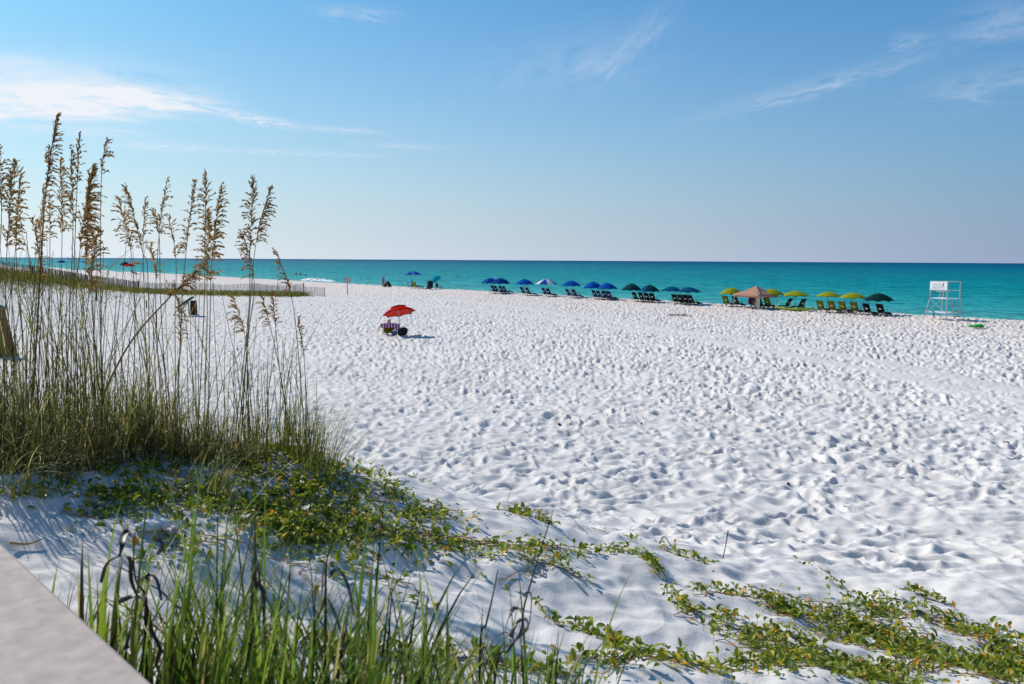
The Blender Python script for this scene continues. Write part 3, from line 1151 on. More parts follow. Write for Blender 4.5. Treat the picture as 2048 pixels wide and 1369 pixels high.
M_lime = mat('lime_plastic', (0.28, 0.33, 0.015), .35, .08, spec=.4)
M_seat = mat('dark_seat', (0.02, 0.03, 0.012), .7, .2)
ga, gb = gp(1550, 621), gp(1627, 624)
mid = (ga + gb) / 2
k_ = thing('kayak', (mid.x, mid.y, gz(mid.x, mid.y) + .02), math.atan2(ga.y - gb.y, ga.x - gb.x), 'lime green kayak lying on the sand in front of two bottle green loungers', 'kayak')
hull = loft_hull('hull', (ga - gb).length, .72, .36, M_lime, k_, .2)
for x in (-.6, .55):
    m_ = MB()
    m_.loft([[Vector((x + .36 * math.cos(a) * s, .24 * math.sin(a) * s, z)) for a in [2 * math.pi * q / 16 for q in range(16)]] for s, z in ((1, .27), (1.05, .295), (.9, .30), (.8, .275), (.3, .27))])
    m_.build('cockpit', M_seat, k_)
m_ = MB()
m_.box((-.9, 0, .40), (.05, .36, .26), Matrix.Rotation(R(-15), 3, 'Y'))
m_.build('seat_back', M_seat, k_)

M_green = mat('bright_green_vinyl', (0.02, 0.42, 0.015), .3, .1, spec=.5)
g, ux, uy = frame_of(1953, 657.5)
t = thing('pool_float', g + Vector((0, 0, .07)), -math.atan2(g.x, g.y) + .25, 'bright green inflatable float lying on the sand beyond the lifeguard stand', 'float')
m_ = MB()
m_.ball((.10, 0, .12), (.36, .30, .13), 18, 9)
m_.build('body', M_green, t, True)
m_ = MB()
m_.ball((-.32, -.06, .10), (.22, .16, .09), 14, 8, Matrix.Rotation(.15, 3, 'Y'))
m_.build('tail', M_green, t, True)
m_ = MB()
m_.tube([(.12 + .30 * math.cos(a), .25 * math.sin(a), .09) for a in [2 * math.pi * q / 24 for q in range(25)]], .07, 8)
m_.build('rim_tube', mat('dark_green_vinyl', (.01, .26, .01), .3, .1, spec=.5), t, True)

# ------------------------------------------------------------------ lifeguard stand
fp = gp(1892.5, 642.2)
az = math.atan2(fp.x, fp.y)
e_ = Vector((math.cos(az), -math.sin(az), 0))
q_ = Vector((math.sin(az), math.cos(az), 0))
um = fp.y / FPX
hb, hd = 1.03, .75
xd = e_ * .799 - q_ * .602
ctr = fp + e_ * (-.2) + q_ * 1.43
ctr.z = fp.z
t = thing('lifeguard_stand', ctr, math.atan2(xd.y, xd.x), 'empty white lifeguard stand of metal tube with a signboard, on the berm by the water', 'lifeguard stand')
Hd, Hs, Ht, Hr = 1.72, .58, 3.06, 2.36
cor = [(-1, -1), (1, -1), (1, 1), (-1, 1)]


def at_h(c, h):
    f = min(1, h / Hd)
    r = hb + (hd - hb) * f
    return Vector((c[0] * r, c[1] * r, h))


for c in cor:
    m_ = MB()
    m_.tube([at_h(c, -.15), at_h(c, Hd), at_h(c, Ht)], .038, 8)
    m_.build('leg', M_metal, t)
m_ = MB()
for k in range(4):
    a, b_ = cor[k], cor[(k + 1) % 4]
    for h in ((Hr, Ht) if k != 1 else (Ht,)):
        m_.tube([at_h(a, h), at_h(b_, h)], .022, 6)
m_.build('guard_rail', M_metal, t)
m_ = MB()
for k in range(4):
    a, b_ = cor[k], cor[(k + 1) % 4]
    m_.tube([at_h(a, Hs), at_h(b_, Hs)], .025, 6)
    if k in (0, 1, 3):
        m_.tube([at_h(a, Hd - .05), at_h(b_, Hs)], .02, 6)
m_.build('brace', M_metal, t)
m_ = MB()
for i in range(6):
    m_.box((0, -hd + .13 + i * .248, Hd), (1.56, .225, .045))
m_.build('deck', M_white, t)
m_ = MB()
rs_ = at_h((1, 1), Hs).x
for i in range(4):
    m_.box((-.05, -rs_ + .16 + i * .26, Hs + .03), (rs_ * 1.9, .235, .04))
m_.build('lower_shelf', M_white, t)
m_ = MB()
for i in range(2):
    m_.box((.0, -.30 + i * .20, 2.27), (1.0, .18, .04))
m_.build('seat', mat('weathered_plank', (.5, .47, .42), .7, .15), t)
m_ = MB()
for x in (-.3, .3):
    m_.beam((x, -.2, Hd), (x, -.2, 2.25), .05)
m_.build('seat_post', M_metal, t)
sg_o = MB()
sg_o.box((0, -hd - .055, (Hr + Ht) / 2 + .02), (1.52, .02, .68))
sb_ = sg_o.build('signboard', M_white, t)
M_ink = mat('dark_lettering', (.06, .06, .08), .8, .1)
lettering('lettering', [('Beach Safety and Flag Info', .088, 0, -.05), ('Provided by: Okaloosa County', .088, 0, -.165), ('Tourist Development Council', .088, 0, -.28),
                        ('Tower', .08, .10, .16), ('Patrolled by', .08, .12, .06)], M_ink, sb_, (0, -hd - .068, (Hr + Ht) / 2 + .02), (1, 0, 0), (0, 0, 1))
m_ = MB()
zc = (Hr + Ht) / 2 + .02
for j, (x0, x1, z) in enumerate(((-.62, -.12, .10), (-.50, -.10, .13))):
    m_.ribbon([Vector((x0 + (x1 - x0) * i / 12, -hd - .0685, zc + z + .018 * math.sin(i * 1.1 + j))) for i in range(13)], [.022] * 13, Vector((0, 0, 1)), 0)
m_.build('wave_emblem', mat('pale_blue_print', (.25, .36, .48), .7, .1), sb_)
m_ = MB()
m_.add([Vector((.43 + .055 * math.cos(a), -hd - .0685, zc + .17 + .055 * math.sin(a))) for a in [2 * math.pi * q / 16 for q in range(16)]], [tuple(range(16))])
m_.build('emblem', mat('red_print', (.35, .03, .06), .7, .1), sb_)
m_ = MB()
m_.add([Vector((.38, -hd - .0688, zc + .12)), Vector((.48, -hd - .0688, zc + .12)), Vector((.47, -hd - .0688, zc - .01)), Vector((.43, -hd - .0688, zc - .05)), Vector((.39, -hd - .0688, zc - .01))], [(0, 1, 2, 3, 4)])
m_.build('emblem', mat('violet_print', (.09, .06, .24), .7, .1), sb_)
lad = MB()
for y in (-.28, .28):
    lad.tube([(hb + .12, y, .12), (hd + .06, y, Hd + .02)], .02, 6)
lo = lad.build('ladder', M_metal, t)
M_rung = mat('red_rung', (.45, .05, .025), .6, .15)
for h in (.33, .75, 1.2):
    m_ = MB()
    x = hb + .12 + (hd + .06 - hb - .12) * (h - .12) / (Hd - .1)
    m_.box((x, 0, h), (.09, .60, .05))
    m_.build('rung', M_rung, lo)
g2 = ctr + xd * (-.25)
m_ = MB()
p0 = Vector((-.25, -hb + .12, Hs + .06))
m_.tube([p0 + Vector((-.18, 0, .03)), p0 + Vector((.1, 0, .03)), p0 + Vector((.12, -.1, -.1)), p0 + Vector((.15, -.12, -.34)), p0 + Vector((.22, -.1, -.55))], .022, 6)
m_.ball(p0 + Vector((.13, -.12, -.24)), (.045, .045, .09), 8, 6)
o = m_.build('chain_lock', M_rubber, t)

# ------------------------------------------------------------------ red and white warning sign on a post
g, ux, uy = frame_of(695, 590)
t = thing('warning_sign', g, -math.atan2(g.x, g.y), 'small red and white warning sign on a dark wooden post by the fence\'s end', 'sign')
hp = (590 - 556) * uy
m_ = MB()
m_.beam((.02, 0, -.3), (-.03, 0, hp - .1), .11, .09)
m_.build('post', mat('dark_post_wood', (.035, .025, .018), .8, .3), t)
m_ = MB()
m_.box((-.03, -.07, hp - .32), (.82, .02, .62))
bd = m_.build('board', mat('faded_sign_white', (.62, .55, .56), .6, .05), t)
lettering('lettering', [('KEEP', .24, -.20, .06), ('OFF', .24, .22, .06), ('DUNES', .24, 0, -.22)], mat('sign_red', (.33, .02, .035), .6, .1), bd, (-.03, -.083, hp - .32), (1, 0, 0), (0, 0, 1))
m_ = MB()
def _rr(hx, hz):
    return [Vector((-.03 + sx * hx, -.0832, hp - .32 + sz * hz)) for sx, sz in ((-1, -1), (1, -1), (1, 1), (-1, 1))]
m_.add(_rr(.40, .30) + _rr(.37, .27), [(k, (k + 1) % 4, 4 + (k + 1) % 4, 4 + k) for k in range(4)])
m_.build('border', mat('sign_border', (.25, .03, .05), .6, .1), bd)

# ------------------------------------------------------------------ people
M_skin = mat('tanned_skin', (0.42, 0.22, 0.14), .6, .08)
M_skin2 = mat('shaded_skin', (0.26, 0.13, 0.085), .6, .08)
M_blond = mat('blond_hair', (0.46, 0.29, 0.12), .6, .2)
M_brownhair = mat('dark_hair', (0.03, 0.018, 0.012), .5, .3)


def skin_body(name, joints, bones, material, parent, root=0, sub=2):
    """one continuous body: joints = (x, y, z, rx, ry), grown along the bones"""
    me_ = bpy.data.meshes.new(name)
    me_.from_pydata([j[:3] for j in joints], bones, [])
    o = bpy.data.objects.new(name, me_)
    col.objects.link(o)
    o.parent = parent
    sk = o.modifiers.new('skin', 'SKIN')
    sk.use_smooth_shade = True
    lay = me_.skin_vertices[0] if me_.skin_vertices else None
    if lay is None:
        bpy.context.view_layer.objects.active = o
        o.select_set(True)
        bpy.ops.mesh.customdata_skin_add()
        o.select_set(False)
        lay = me_.skin_vertices[0]
    for i, j in enumerate(joints):
        lay.data[i].radius = (j[3], j[4])
        lay.data[i].use_root = (i == root)
    ss = o.modifiers.new('smooth', 'SUBSURF')
    ss.levels = ss.render_levels = sub
    me_.materials.append(material)
    return o


def person(label, loc, rotz, lean=0.0, arms=((.30, .05, .95), (.30, .05, .95)), hair=M_blond, top=None, bottom=None, skin=M_skin, sit=False, cut=None, scale=1.0, longhair=True):
    """a figure facing +x; arms give each hand's (forward, sideways, height)"""
    t = thing('person', loc, rotz, label, 'person')
    t.scale = (scale,) * 3
    hipz = .92 if not sit else .30
    s, c = math.sin(lean), math.cos(lean)

    def T(z, x=0.0):          # along the trunk above the hip
        return (x * c + z * s, hipz + z * c - x * s)
    J, B = [], []

    def add(x, y, z, rx, ry=None, frm=None):
        J.append((x, y, z, rx, ry or rx))
        if frm is not None:
            B.append((frm, len(J) - 1))
        return len(J) - 1
    hip = add(0, 0, hipz, .13, .15)
    x, z = T(.18)
    waist = add(x, 0, z, .10, .125, hip)
    x, z = T(.36)
    chest = add(x, 0, z, .115, .15, waist)
    x, z = T(.50)
    neck0 = add(x, 0, z, .065, .09, chest)
    x, z = T(.58)
    neck = add(x, 0, z, .05, .05, neck0)
    x, z = T(.66, .02)
    h1 = add(x, 0, z, .082, .075, neck)
    x, z = T(.76, .015)
    h2 = add(x, 0, z, .088, .078, h1)
    x, z = T(.82, .01)
    add(x, 0, z, .05, .05, h2)
    for k, sd in enumerate((-1, 1)):
        x, z = T(.47)
        sh = add(x, sd * .17, z, .055, .055, neck0)
        hx, hy, hz = arms[k]
        ex, ey, ez = (x + hx) / 2 - .08, sd * (.24 + hy * .3), (z + hz) / 2 - .04
        el_ = add(ex, ey, ez, .042, .042, sh)
        wr = add(hx, sd * (.17 + hy), hz, .03, .03, el_)
        for q in range(-2, 2):
            f1 = add(hx + .09, sd * (.17 + hy) + q * .018 + .008, hz - .03, .010, .010, wr)
            add(hx + .15, sd * (.17 + hy) + q * .02 + .008, hz - .07, .008, .008, f1)
        add(hx + .06, sd * (.12 + hy), hz - .02, .011, .011, wr)
        if cut is None or cut < .3:
            if not sit:
                k1 = add(.05 * (1 if sd > 0 else -.3), sd * .10, .48, .065, .065, hip)
                a1 = add(-.02 + .08 * sd, sd * .11, .07, .042, .042, k1)
                add(.14 + .08 * sd, sd * .12, .035, .035, .03, a1)
            else:
                k1 = add(.46, sd * .12, .40, .065, .065, hip)
                a1 = add(.86, sd * .13, .10, .042, .042, k1)
                add(.92, sd * .14, .16, .035, .03, a1)
    skin_body('body', J, B, skin, t)
    if top:
        JJ = []
        for zz, rx, ry in ((-.02, .145, .17), (.18, .118, .142), (.36, .132, .168), (.485, .08, .12)):
            x, z = T(zz)
            JJ.append((x, 0, z, rx, ry))
        skin_body('top', JJ, [(0, 1), (1, 2), (2, 3)], top, t, sub=1)
    if bottom and not sit and cut is None:
        skin_body('shorts', [(0, 0, hipz + .08, .14, .165), (0, 0, hipz - .06, .145, .165), (.0, -.1, .64, .095, .095), (.0, .1, .64, .095, .095)], [(0, 1), (1, 2), (1, 3)], bottom, t, sub=1)
    hm = MB()
    x, z = T(.775, -.012)
    hm.ball((x, 0, z), (.100, .092, .095), 14, 9)
    if longhair:
        x2, z2 = T(.55, -.10)
        hm.loft([[Vector((x - .045 + .06 * math.cos(a), .08 * math.sin(a), z)) for a in [2 * math.pi * q / 10 for q in range(10)]],
                 [Vector(((x + x2) / 2 - .03 + .06 * math.cos(a), .09 * math.sin(a), (z + z2) / 2)) for a in [2 * math.pi * q / 10 for q in range(10)]],
                 [Vector((x2 + .03 * math.cos(a), .06 * math.sin(a), z2 - .05)) for a in [2 * math.pi * q / 10 for q in range(10)]]])
    hm.build('hair', hair, t, True)
    fm = MB()
    x, z = T(.735, .098)
    fm.ball((x + .01, 0, z - .005), (.018, .014, .022), 6, 5)
    fm.build('nose', skin, t, True)
    em = MB()
    for sd in (-1, 1):
        x, z = T(.755, .092)
        em.ball((x + .002, sd * .03, z), (.010, .014, .009), 6, 5)
    em.build('eyes', M_brownhair, t)
    return t


cl_dark = mat('black_swimwear', (.012, .012, .018), .7, .2)
cl_blue = mat('blue_shirt', (.03, .10, .32), .8, .1)
g = gp(766, 574.5)
person('blond person in black swimwear standing at the water, bent towards a loaded beach cart', g, R(-8), .22, ((.42, .02, .78), (.48, .0, .80)), M_blond, cl_dark, cl_dark, M_skin2, scale=1.08)
g = gp(771.5, 574)
t = thing('beach_cart', g + Vector((.25, 0, 0)), R(-12), 'loaded beach cart with red and blue bags at the feet of the standing person', 'cart')
M_cred, M_cblue = mat('red_bag', (.32, .04, .03), .8, .15), mat('blue_bag', (.05, .12, .35), .8, .15)
m_ = MB()
for x in (-.42, .42):
    m_.beam((x, -.3, .32), (x, .3, .32), .04)
for y in (-.3, .3):
    m_.beam((-.46, y, .32), (.46, y, .32), .04)
    m_.beam((-.46, y, .32), (-.62, y, .95), .035)
m_.beam((-.62, -.3, .95), (-.62, .3, .95), .035)
m_.build('frame', M_rubber, t)
for x in (-.38, .42):
    for y in (-.36, .36):
        m_ = MB()
        m_.tube([(x, y - .06, .2), (x, y + .06, .2)], .21, 18)
        m_.build('wheel', M_rubber, t)
m_ = MB()
m_.ball((-.14, 0, .52), (.34, .28, .24), 12, 8)
o = m_.build('bag', M_cred, t, True)
m_ = MB()
m_.ball((.1, .05, .80), (.28, .24, .19), 12, 8)
m_.build('bag', M_cblue, t, True)
m_ = MB()
m_.ball((.34, 0, .55), (.16, .24, .30), 12, 8)
m_.build('bag', M_black, t, True)

# bathers: the water reaches their chest or neck
for (lab, px, pyw, dz, hair_, rz) in [
    ('dark haired bather in the shallows, farthest of three from the breaking wave', 593, 551.5, -1.05, M_brownhair, 2.0),
    ('dark haired bather with arms spread on the water, between the other two', 601.5, 551.2, -1.10, M_brownhair, 1.2),
    ('bather with only head and shoulders out of the water, next to the breaking wave', 611.5, 552.2, -1.22, M_blond, 2.6)]:
    v = ray(px, pyw)
    d = (CAM.z - WZ) / -(v.z / v.y)
    p = pp(px, pyw, d)
    person(lab, (p.x, p.y, WZ + dz), rz, .0, ((.25, .25, 1.05), (.25, .30, 1.05)) if dz > -1.08 else ((.1, .5, 1.18), (.1, .45, 1.18)), hair_, None, None, M_skin2, cut=1, longhair=False, scale=1.15)

# ------------------------------------------------------------------ the group under the striped blue umbrella
M_frame = mat('dark_chair_tube', (.03, .035, .04), .4, .2, metallic=.4)


def beach_chair(name, label, px, pyb, rotz, fabric, group=None, s=1.0, back=.78):
    g = gp(px, pyb)
    t = thing(name, g, rotz, label, 'beach chair', group)
    t.scale = (s,) * 3
    m_ = MB()
    for y in (-.29, .29):
        m_.tube([(-.38, y, back), (-.05, y, .22), (.42, y, .28)], .018, 6)
        m_.tube([(-.30, y, .0), (.28, y, .48)], .016, 6)
        m_.tube([(.42, y, .0), (.35, y, .28), (.30, y, .48)], .016, 6)
    m_.tube([(-.38, -.29, back), (-.38, .29, back)], .018, 6)
    m_.tube([(.42, -.29, .28), (.42, .29, .28)], .018, 6)
    m_.tube([(-.30, -.29, .02), (-.30, .29, .02)], .014, 6)
    m_.build('frame', M_frame, t)
    for nm, a, b_ in (('backrest', (-.37, back - .02), (-.05, .24)), ('seat', (-.05, .23), (.41, .27))):
        m_ = MB()
        vs = []
        for i in range(7):
            f = i / 6
            for y in (-.28, 0, .28):
                vs.append((a[0] + (b_[0] - a[0]) * f, y, a[1] + (b_[1] - a[1]) * f - .05 * math.sin(math.pi * f) - (.01 if y == 0 else 0)))
        m_.add(vs, [(3 * i + k, 3 * i + 3 + k, 3 * i + 4 + k, 3 * i + 1 + k) for i in range(6) for k in (0, 1)])
        o = m_.build(nm, fabric, t, True)
        so = o.modifiers.new('cloth_thickness', 'SOLIDIFY')
        so.thickness = .01
    for y in (-.31, .31):
        m_ = MB()
        m_.beam((-.22, y, .47), (.32, y, .49), .05, .025)
        m_.build('armrest', M_frame, t)
    return t


C_charcoal = cloth('charcoal_sling', (.03, .04, .05), .1)
beach_chair('beach_chair', 'dark folding chair with a pale towel on top, beside the striped blue umbrella\'s pole', 818.5, 577, SEA_ROT - .5, C_charcoal, s=1.15)
beach_chair('beach_chair', 'low dark folding chair by the yellow green draped chair', 842, 578, SEA_ROT - .5, C_charcoal, s=.95, back=.62)
c_yg = cloth('yellow_green_cloth', (.36, .48, .01), .3)
t = beach_chair('beach_chair', 'folding chair draped in a bright yellow green cloth under the striped blue umbrella', 833, 577.8, SEA_ROT - .3, c_yg, s=1.15)
m_ = MB()
m_.ball((-.24, -.16, .52), (.16, .24, .36), 12, 9)
m_.ball((-.20, .12, .58), (.15, .22, .38), 12, 9)
m_.build('drape', c_yg, t, True)
g = gp(817.2, 577)
m_ = MB()
m_.ball((0, 0, 0), (.13, .2, .13), 10, 7)
o = m_.build('rolled_towel', mat('pale_towel', (.7, .7, .7), .9, .1), None, True, (g.x - .42, g.y, g.z + .86))
tag(o, 'small pale towel lying on the back of the dark folding chair', 'towel')
g = gp(825.5, 577.3)
person('dark haired person sitting at the striped blue umbrella\'s pole, facing the water', g, SEA_ROT, -.25, ((.3, .1, .35), (.3, .1, .35)), M_brownhair, mat('rose_top', (.25, .08, .07), .8, .1), None, M_skin2, sit=True, scale=1.12, longhair=False)

# the dark gear under the aqua umbrella
g = gp(860.5, 579)
t = thing('beach_cart', g, SEA_ROT, 'tall black beach cart parked under the aqua umbrella', 'cart')
m_ = MB()
m_.loft([[Vector((x * w, y * w2, z)) for x, y in ((-.3, -.28), (0, -.33), (.3, -.28), (.33, 0), (.3, .28), (0, .33), (-.3, .28), (-.33, 0))] for z, w, w2 in ((.18, .85, .9), (.5, 1.05, 1.05), (.9, 1.1, 1.0), (1.2, 1.0, .95), (1.32, .7, .7))])
m_.build('bag', mat('navy_black_bag', (.01, .013, .03), .8, .3), t, True)
m_ = MB()
for y in (-.26, .26):
    m_.beam((-.34, y, .1), (-.36, y, 1.45), .035)
m_.beam((-.36, -.26, 1.43), (-.36, .26, 1.43), .035)
m_.build('handle', M_rubber, t)
for y in (-.34, .34):
    m_ = MB()
    m_.tube([(-.3, y - .05, .17), (-.3, y + .05, .17)], .18, 16)
    m_.build('wheel', M_rubber, t)
t = beach_chair('beach_chair', 'black folding armchair with a bag on its back, beside the black cart', 877, 578.5, SEA_ROT - .5, C_charcoal, s=1.3, back=.85)
g = gp(872.5, 579)
m_ = MB()
m_.ball((0, 0, .62), (.2, .26, .42), 12, 9)
o = m_.build('beach_bag', mat('olive_black_bag', (.02, .022, .015), .8, .3), None, True, (g.x + .1, g.y - .1, g.z))
tag(o, 'dark olive bag hanging on the black folding armchair', 'bag')

# ------------------------------------------------------------------ the sitter under the red umbrella
g, ux, uy = frame_of(777, 669.5)
az = math.atan2(g.x, g.y)
M_olive = cloth('olive_sling', (.13, .12, .012), .3)
t = thing('beach_chair', g, math.pi / 2 - az + .10, 'low olive beach chair seen from behind, with a striped towel over its back', 'beach chair')
m_ = MB()
for y in (-.32, .32):
    m_.tube([(-.40, y, .80), (-.08, y, .16), (.48, y, .20)], .018, 6)
    m_.tube([(-.42, y, .0), (-.30, y, .55), (.25, y, .45)], .016, 6)
    m_.tube([(.45, y, .0), (.40, y, .42)], .016, 6)
m_.tube([(-.42, -.32, .02), (-.42, .32, .02)], .014, 6)
m_.tube([(-.40, -.32, .80), (-.40, .32, .80)], .018, 6)
m_.build('frame', mat('pale_chair_tube', (.6, .58, .5), .4, .1, metallic=.3), t)
for nm, a, b_ in (('backrest', (-.41, .79), (-.14, .24)), ('seat', (-.10, .14), (.47, .17))):
    m_ = MB()
    vs = []
    for i in range(9):
        f = i / 8
        for y in (-.31, -.16, 0, .16, .31):
            vs.append((a[0] + (b_[0] - a[0]) * f - .07 * math.sin(math.pi * f) * (1 - (y / .31) ** 2) * (1 if nm == 'backrest' else 0), y, a[1] + (b_[1] - a[1]) * f - (.07 * math.sin(math.pi * f) * (1 - (y / .31) ** 2) if nm == 'seat' else 0)))
    m_.add(vs, [(5 * i + k, 5 * i + 5 + k, 5 * i + 6 + k, 5 * i + 1 + k) for i in range(8) for k in range(4)])
    o = m_.build(nm, M_olive, t, True)
    so = o.modifiers.new('cloth_thickness', 'SOLIDIFY')
    so.thickness = .012
for y in (-.36, .36):
    m_ = MB()
    m_.beam((-.28, y, .44), (.36, y, .46), .05, .025)
    m_.build('armrest', mat('white_plastic', (.65, .65, .6), .5, .05), t)
t.scale = (1, 1, .84)
chair_red = t
# striped towel: stripes run down, alternate panels of cloth
m_ = MB()
vs, fs, ms = [], [], []
n, w = 12, 13
for i in range(n + 1):
    f = i / n
    for k in range(w + 1):
        y = -.60 + 1.10 * k / w
        out = max(0, abs(y) - .34)
        if f < .25:
            p = (-.30 - .12 * f / .25, y, .72 + .12 * f / .25 - out * .3)
        else:
            q = (f - .25) / .75
            dropl = .30 + (.30 if y < -.30 else 0) * min(1, max(0, (-y - .30) / .15))
            p = (-.465 - .03 * q - .02 * math.sin(k * 1.9 + f), y * (1 - .12 * q * (1 if y > 0 else -.1)), .84 - out * .35 - q * dropl)
        vs.append(p)
for i in range(n):
    for k in range(w):
        fs.append((i * (w + 1) + k, (i + 1) * (w + 1) + k, (i + 1) * (w + 1) + k + 1, i * (w + 1) + k + 1))
        ms.append(k % 2)
m_.add(vs, [])
m_.f, m_.m = fs, ms
o = m_.build('beach_towel', [cloth('purple_stripe', (.27, .012, .20), .25), cloth('white_stripe', (.66, .64, .78), .25)], None)
o.location, o.rotation_euler, o.scale = t.location, t.rotation_euler, t.scale
so = o.modifiers.new('cloth_thickness', 'SOLIDIFY')
so.thickness = .012
tag(o, 'purple and white striped towel draped over the olive beach chair\'s back', 'towel')
# the person lying back in it: body mostly hidden, hair above the towel and an arm out at the side
pt = thing('person', t.location, t.rotation_euler.z, 'blond person lying back in the olive chair under the red umbrella, one arm hanging out', 'person')
pt.scale = (1, 1, .86)
Jn = [(.0, 0, .27, .13, .16), (-.16, 0, .46, .11, .14), (-.26, 0, .64, .12, .15), (-.31, 0, .78, .05, .07), (-.33, 0, .90, .085, .08), (-.34, 0, 1.0, .07, .07),
      (.45, .12, .33, .07, .07), (.85, .13, .12, .045, .045), (.95, .13, .16, .03, .03), (.45, -.12, .33, .07, .07), (.85, -.13, .12, .045, .045), (.95, -.13, .16, .03, .03),
      (-.25, .18, .72, .055, .055), (-.25, .52, .62, .042, .042), (-.30, .62, .36, .03, .03), (-.25, -.18, .72, .055, .055), (-.02, -.40, .52, .042, .042), (.22, -.36, .50, .03, .03),
      (-.30, .65, .24, .012, .012), (-.30, .63, .22, .011, .011), (-.31, .61, .23, .010, .010), (-.32, .59, .25, .010, .010), (-.27, .58, .30, .012, .012)]
Bn = [(0, 1), (1, 2), (2, 3), (3, 4), (4, 5), (0, 6), (6, 7), (7, 8), (0, 9), (9, 10), (10, 11), (3, 12), (12, 13), (13, 14), (3, 15), (15, 16), (16, 17), (14, 18), (14, 19), (14, 20), (14, 21), (14, 22)]
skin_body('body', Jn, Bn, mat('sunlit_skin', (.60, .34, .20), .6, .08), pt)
m_ = MB()
m_.ball((-.35, 0, .985), (.12, .125, .09), 14, 9)
m_.ball((-.40, 0, .93), (.08, .10, .10), 12, 8)
m_.build('hair', M_blond, pt, True)
# bags beside it
g = gp(806, 671.5)
t = thing('duffel_bag', g, -math.atan2(g.x, g.y), 'bulky black bag on the sand at the foot of the red umbrella', 'bag')
m_ = MB()
m_.ball((0, 0, .22), (.27, .22, .25), 18, 11)
m_.ball((.10, .03, .30), (.19, .18, .17), 14, 9)
m_.ball((-.16, -.04, .16), (.16, .16, .17), 14, 9)
m_.build('body', M_black, t, True)
m_ = MB()
m_.tube([(-.14 + .07 * i, -.04, .44 + .09 * math.sin(math.pi * i / 4)) for i in range(5)], .018, 6)
m_.build('handle', M_rubber, t)
g = gp(789.5, 670.5)
t = thing('cooler_bag', g, -math.atan2(g.x, g.y) - .3, 'small blue and white cooler bag between the olive chair and the black bag', 'cooler')
m_ = MB()
m_.loft([[Vector((x * k, y * k, z)) for x, y in ((-.13, -.1), (.13, -.1), (.13, .1), (-.13, .1))] for z, k in ((0, .95), (.06, 1), (.2, 1), (.24, .9))])
m_.build('body', mat('steel_blue_fabric', (.10, .18, .33), .7, .1), t)
m_ = MB()
m_.loft([[Vector((x * k, y * k, z)) for x, y in ((-.14, -.11), (.14, -.11), (.14, .11), (-.14, .11))] for z, k in ((.242, 1), (.28, 1), (.30, .8))])
m_.build('lid', M_white, t)

# far figures beyond the fence
g = gp(265.5, 549.5)
person('person in blue sitting in the shade of the far off red umbrella', g, SEA_ROT, -.3, ((.3, .1, .35), (.3, .1, .35)), M_brownhair, cl_blue, None, M_skin2, sit=True, scale=1.3, longhair=False)
beach_chair('beach_chair', 'far off black chair on the sand below the pale teal umbrella', 179, 542.5, SEA_ROT - .8, C_charcoal, s=1.5)
beach_chair('beach_chair', 'far off green chair beside the person in blue', 271, 550, SEA_ROT - .4, cloth('green_sling', (.05, .16, .05), .2), s=1.2)

# ------------------------------------------------------------------ breaking wave
v = ray(637, 562.5)
d = (CAM.z - WZ) / -(v.z / v.y)
A_, B_ = pp(607, 559, d + 3), pp(668, 564, d - 5)
m_ = MB()
rings = []
nn = 60
for i in range(nn + 1):
    u = i / nn
    p = A_.lerp(B_, u)
    env = max(0.0, math.sin(math.pi * min(1, u * 1.02))) ** .35
    hgt = (.62 * env * (1 - .55 * u) + .08) * (1 + .25 * math.sin(u * 31) + .18 * math.sin(u * 67 + 1))
    ring = []
    for k in range(12):
        a = math.pi * k / 11
        ring.append(Vector((p.x + SHN[0] * math.cos(a) * .9, p.y + SHN[1] * math.cos(a) * .9, WZ - .03 + hgt * math.sin(a) * (1 + .22 * math.sin(i * 1.7 + k * 2.2)))))
    rings.append(ring)
m_.loft(rings, False)
wv_o = m_.build('breaking_wave', mat('sea_foam', (.85, .87, .88), .8, .05, bump=.4), None, True)
tag(wv_o, 'small white breaking wave in the shallows beside the bathers', 'wave')

# ------------------------------------------------------------------ slatted sand fence
M_slat = mat('weathered_fence_slats', (.10, .075, .065), .85, .45, scale=3.0)
M_slat2 = mat('newer_pale_slats', (.36, .29, .25), .85, .25, scale=3.0)
M_fpost = mat('fence_post_wood', (.09, .065, .045), .85, .3)
FP = [(-58.5, 66.0), (-53.0, 75), (-49.5, 82), (-48.0, 90), (-45.5, 97), (-42.5, 100.5), (-33, 101.5), (-26.2, 100.3)]
FP2 = [(-26.2, 100.3), (-23.4, 99.6)]
fence = thing('sand_fence', (FP[-1][0], FP[-1][1], gz(*FP[-1])), 0, 'long weathered slatted sand fence running down off the grassy dune to the beach', 'fence')
fb = Vector(fence.location)


def walk(path, step):
    out = []
    for a, b_ in zip(path[:-1], path[1:]):
        L_ = math.hypot(b_[0] - a[0], b_[1] - a[1])
        k = max(1, int(L_ / step))
        for i in range(k):
            u = i / k
            out.append((a[0] + (b_[0] - a[0]) * u, a[1] + (b_[1] - a[1]) * u, math.atan2(b_[1] - a[1], b_[0] - a[0])))
    return out


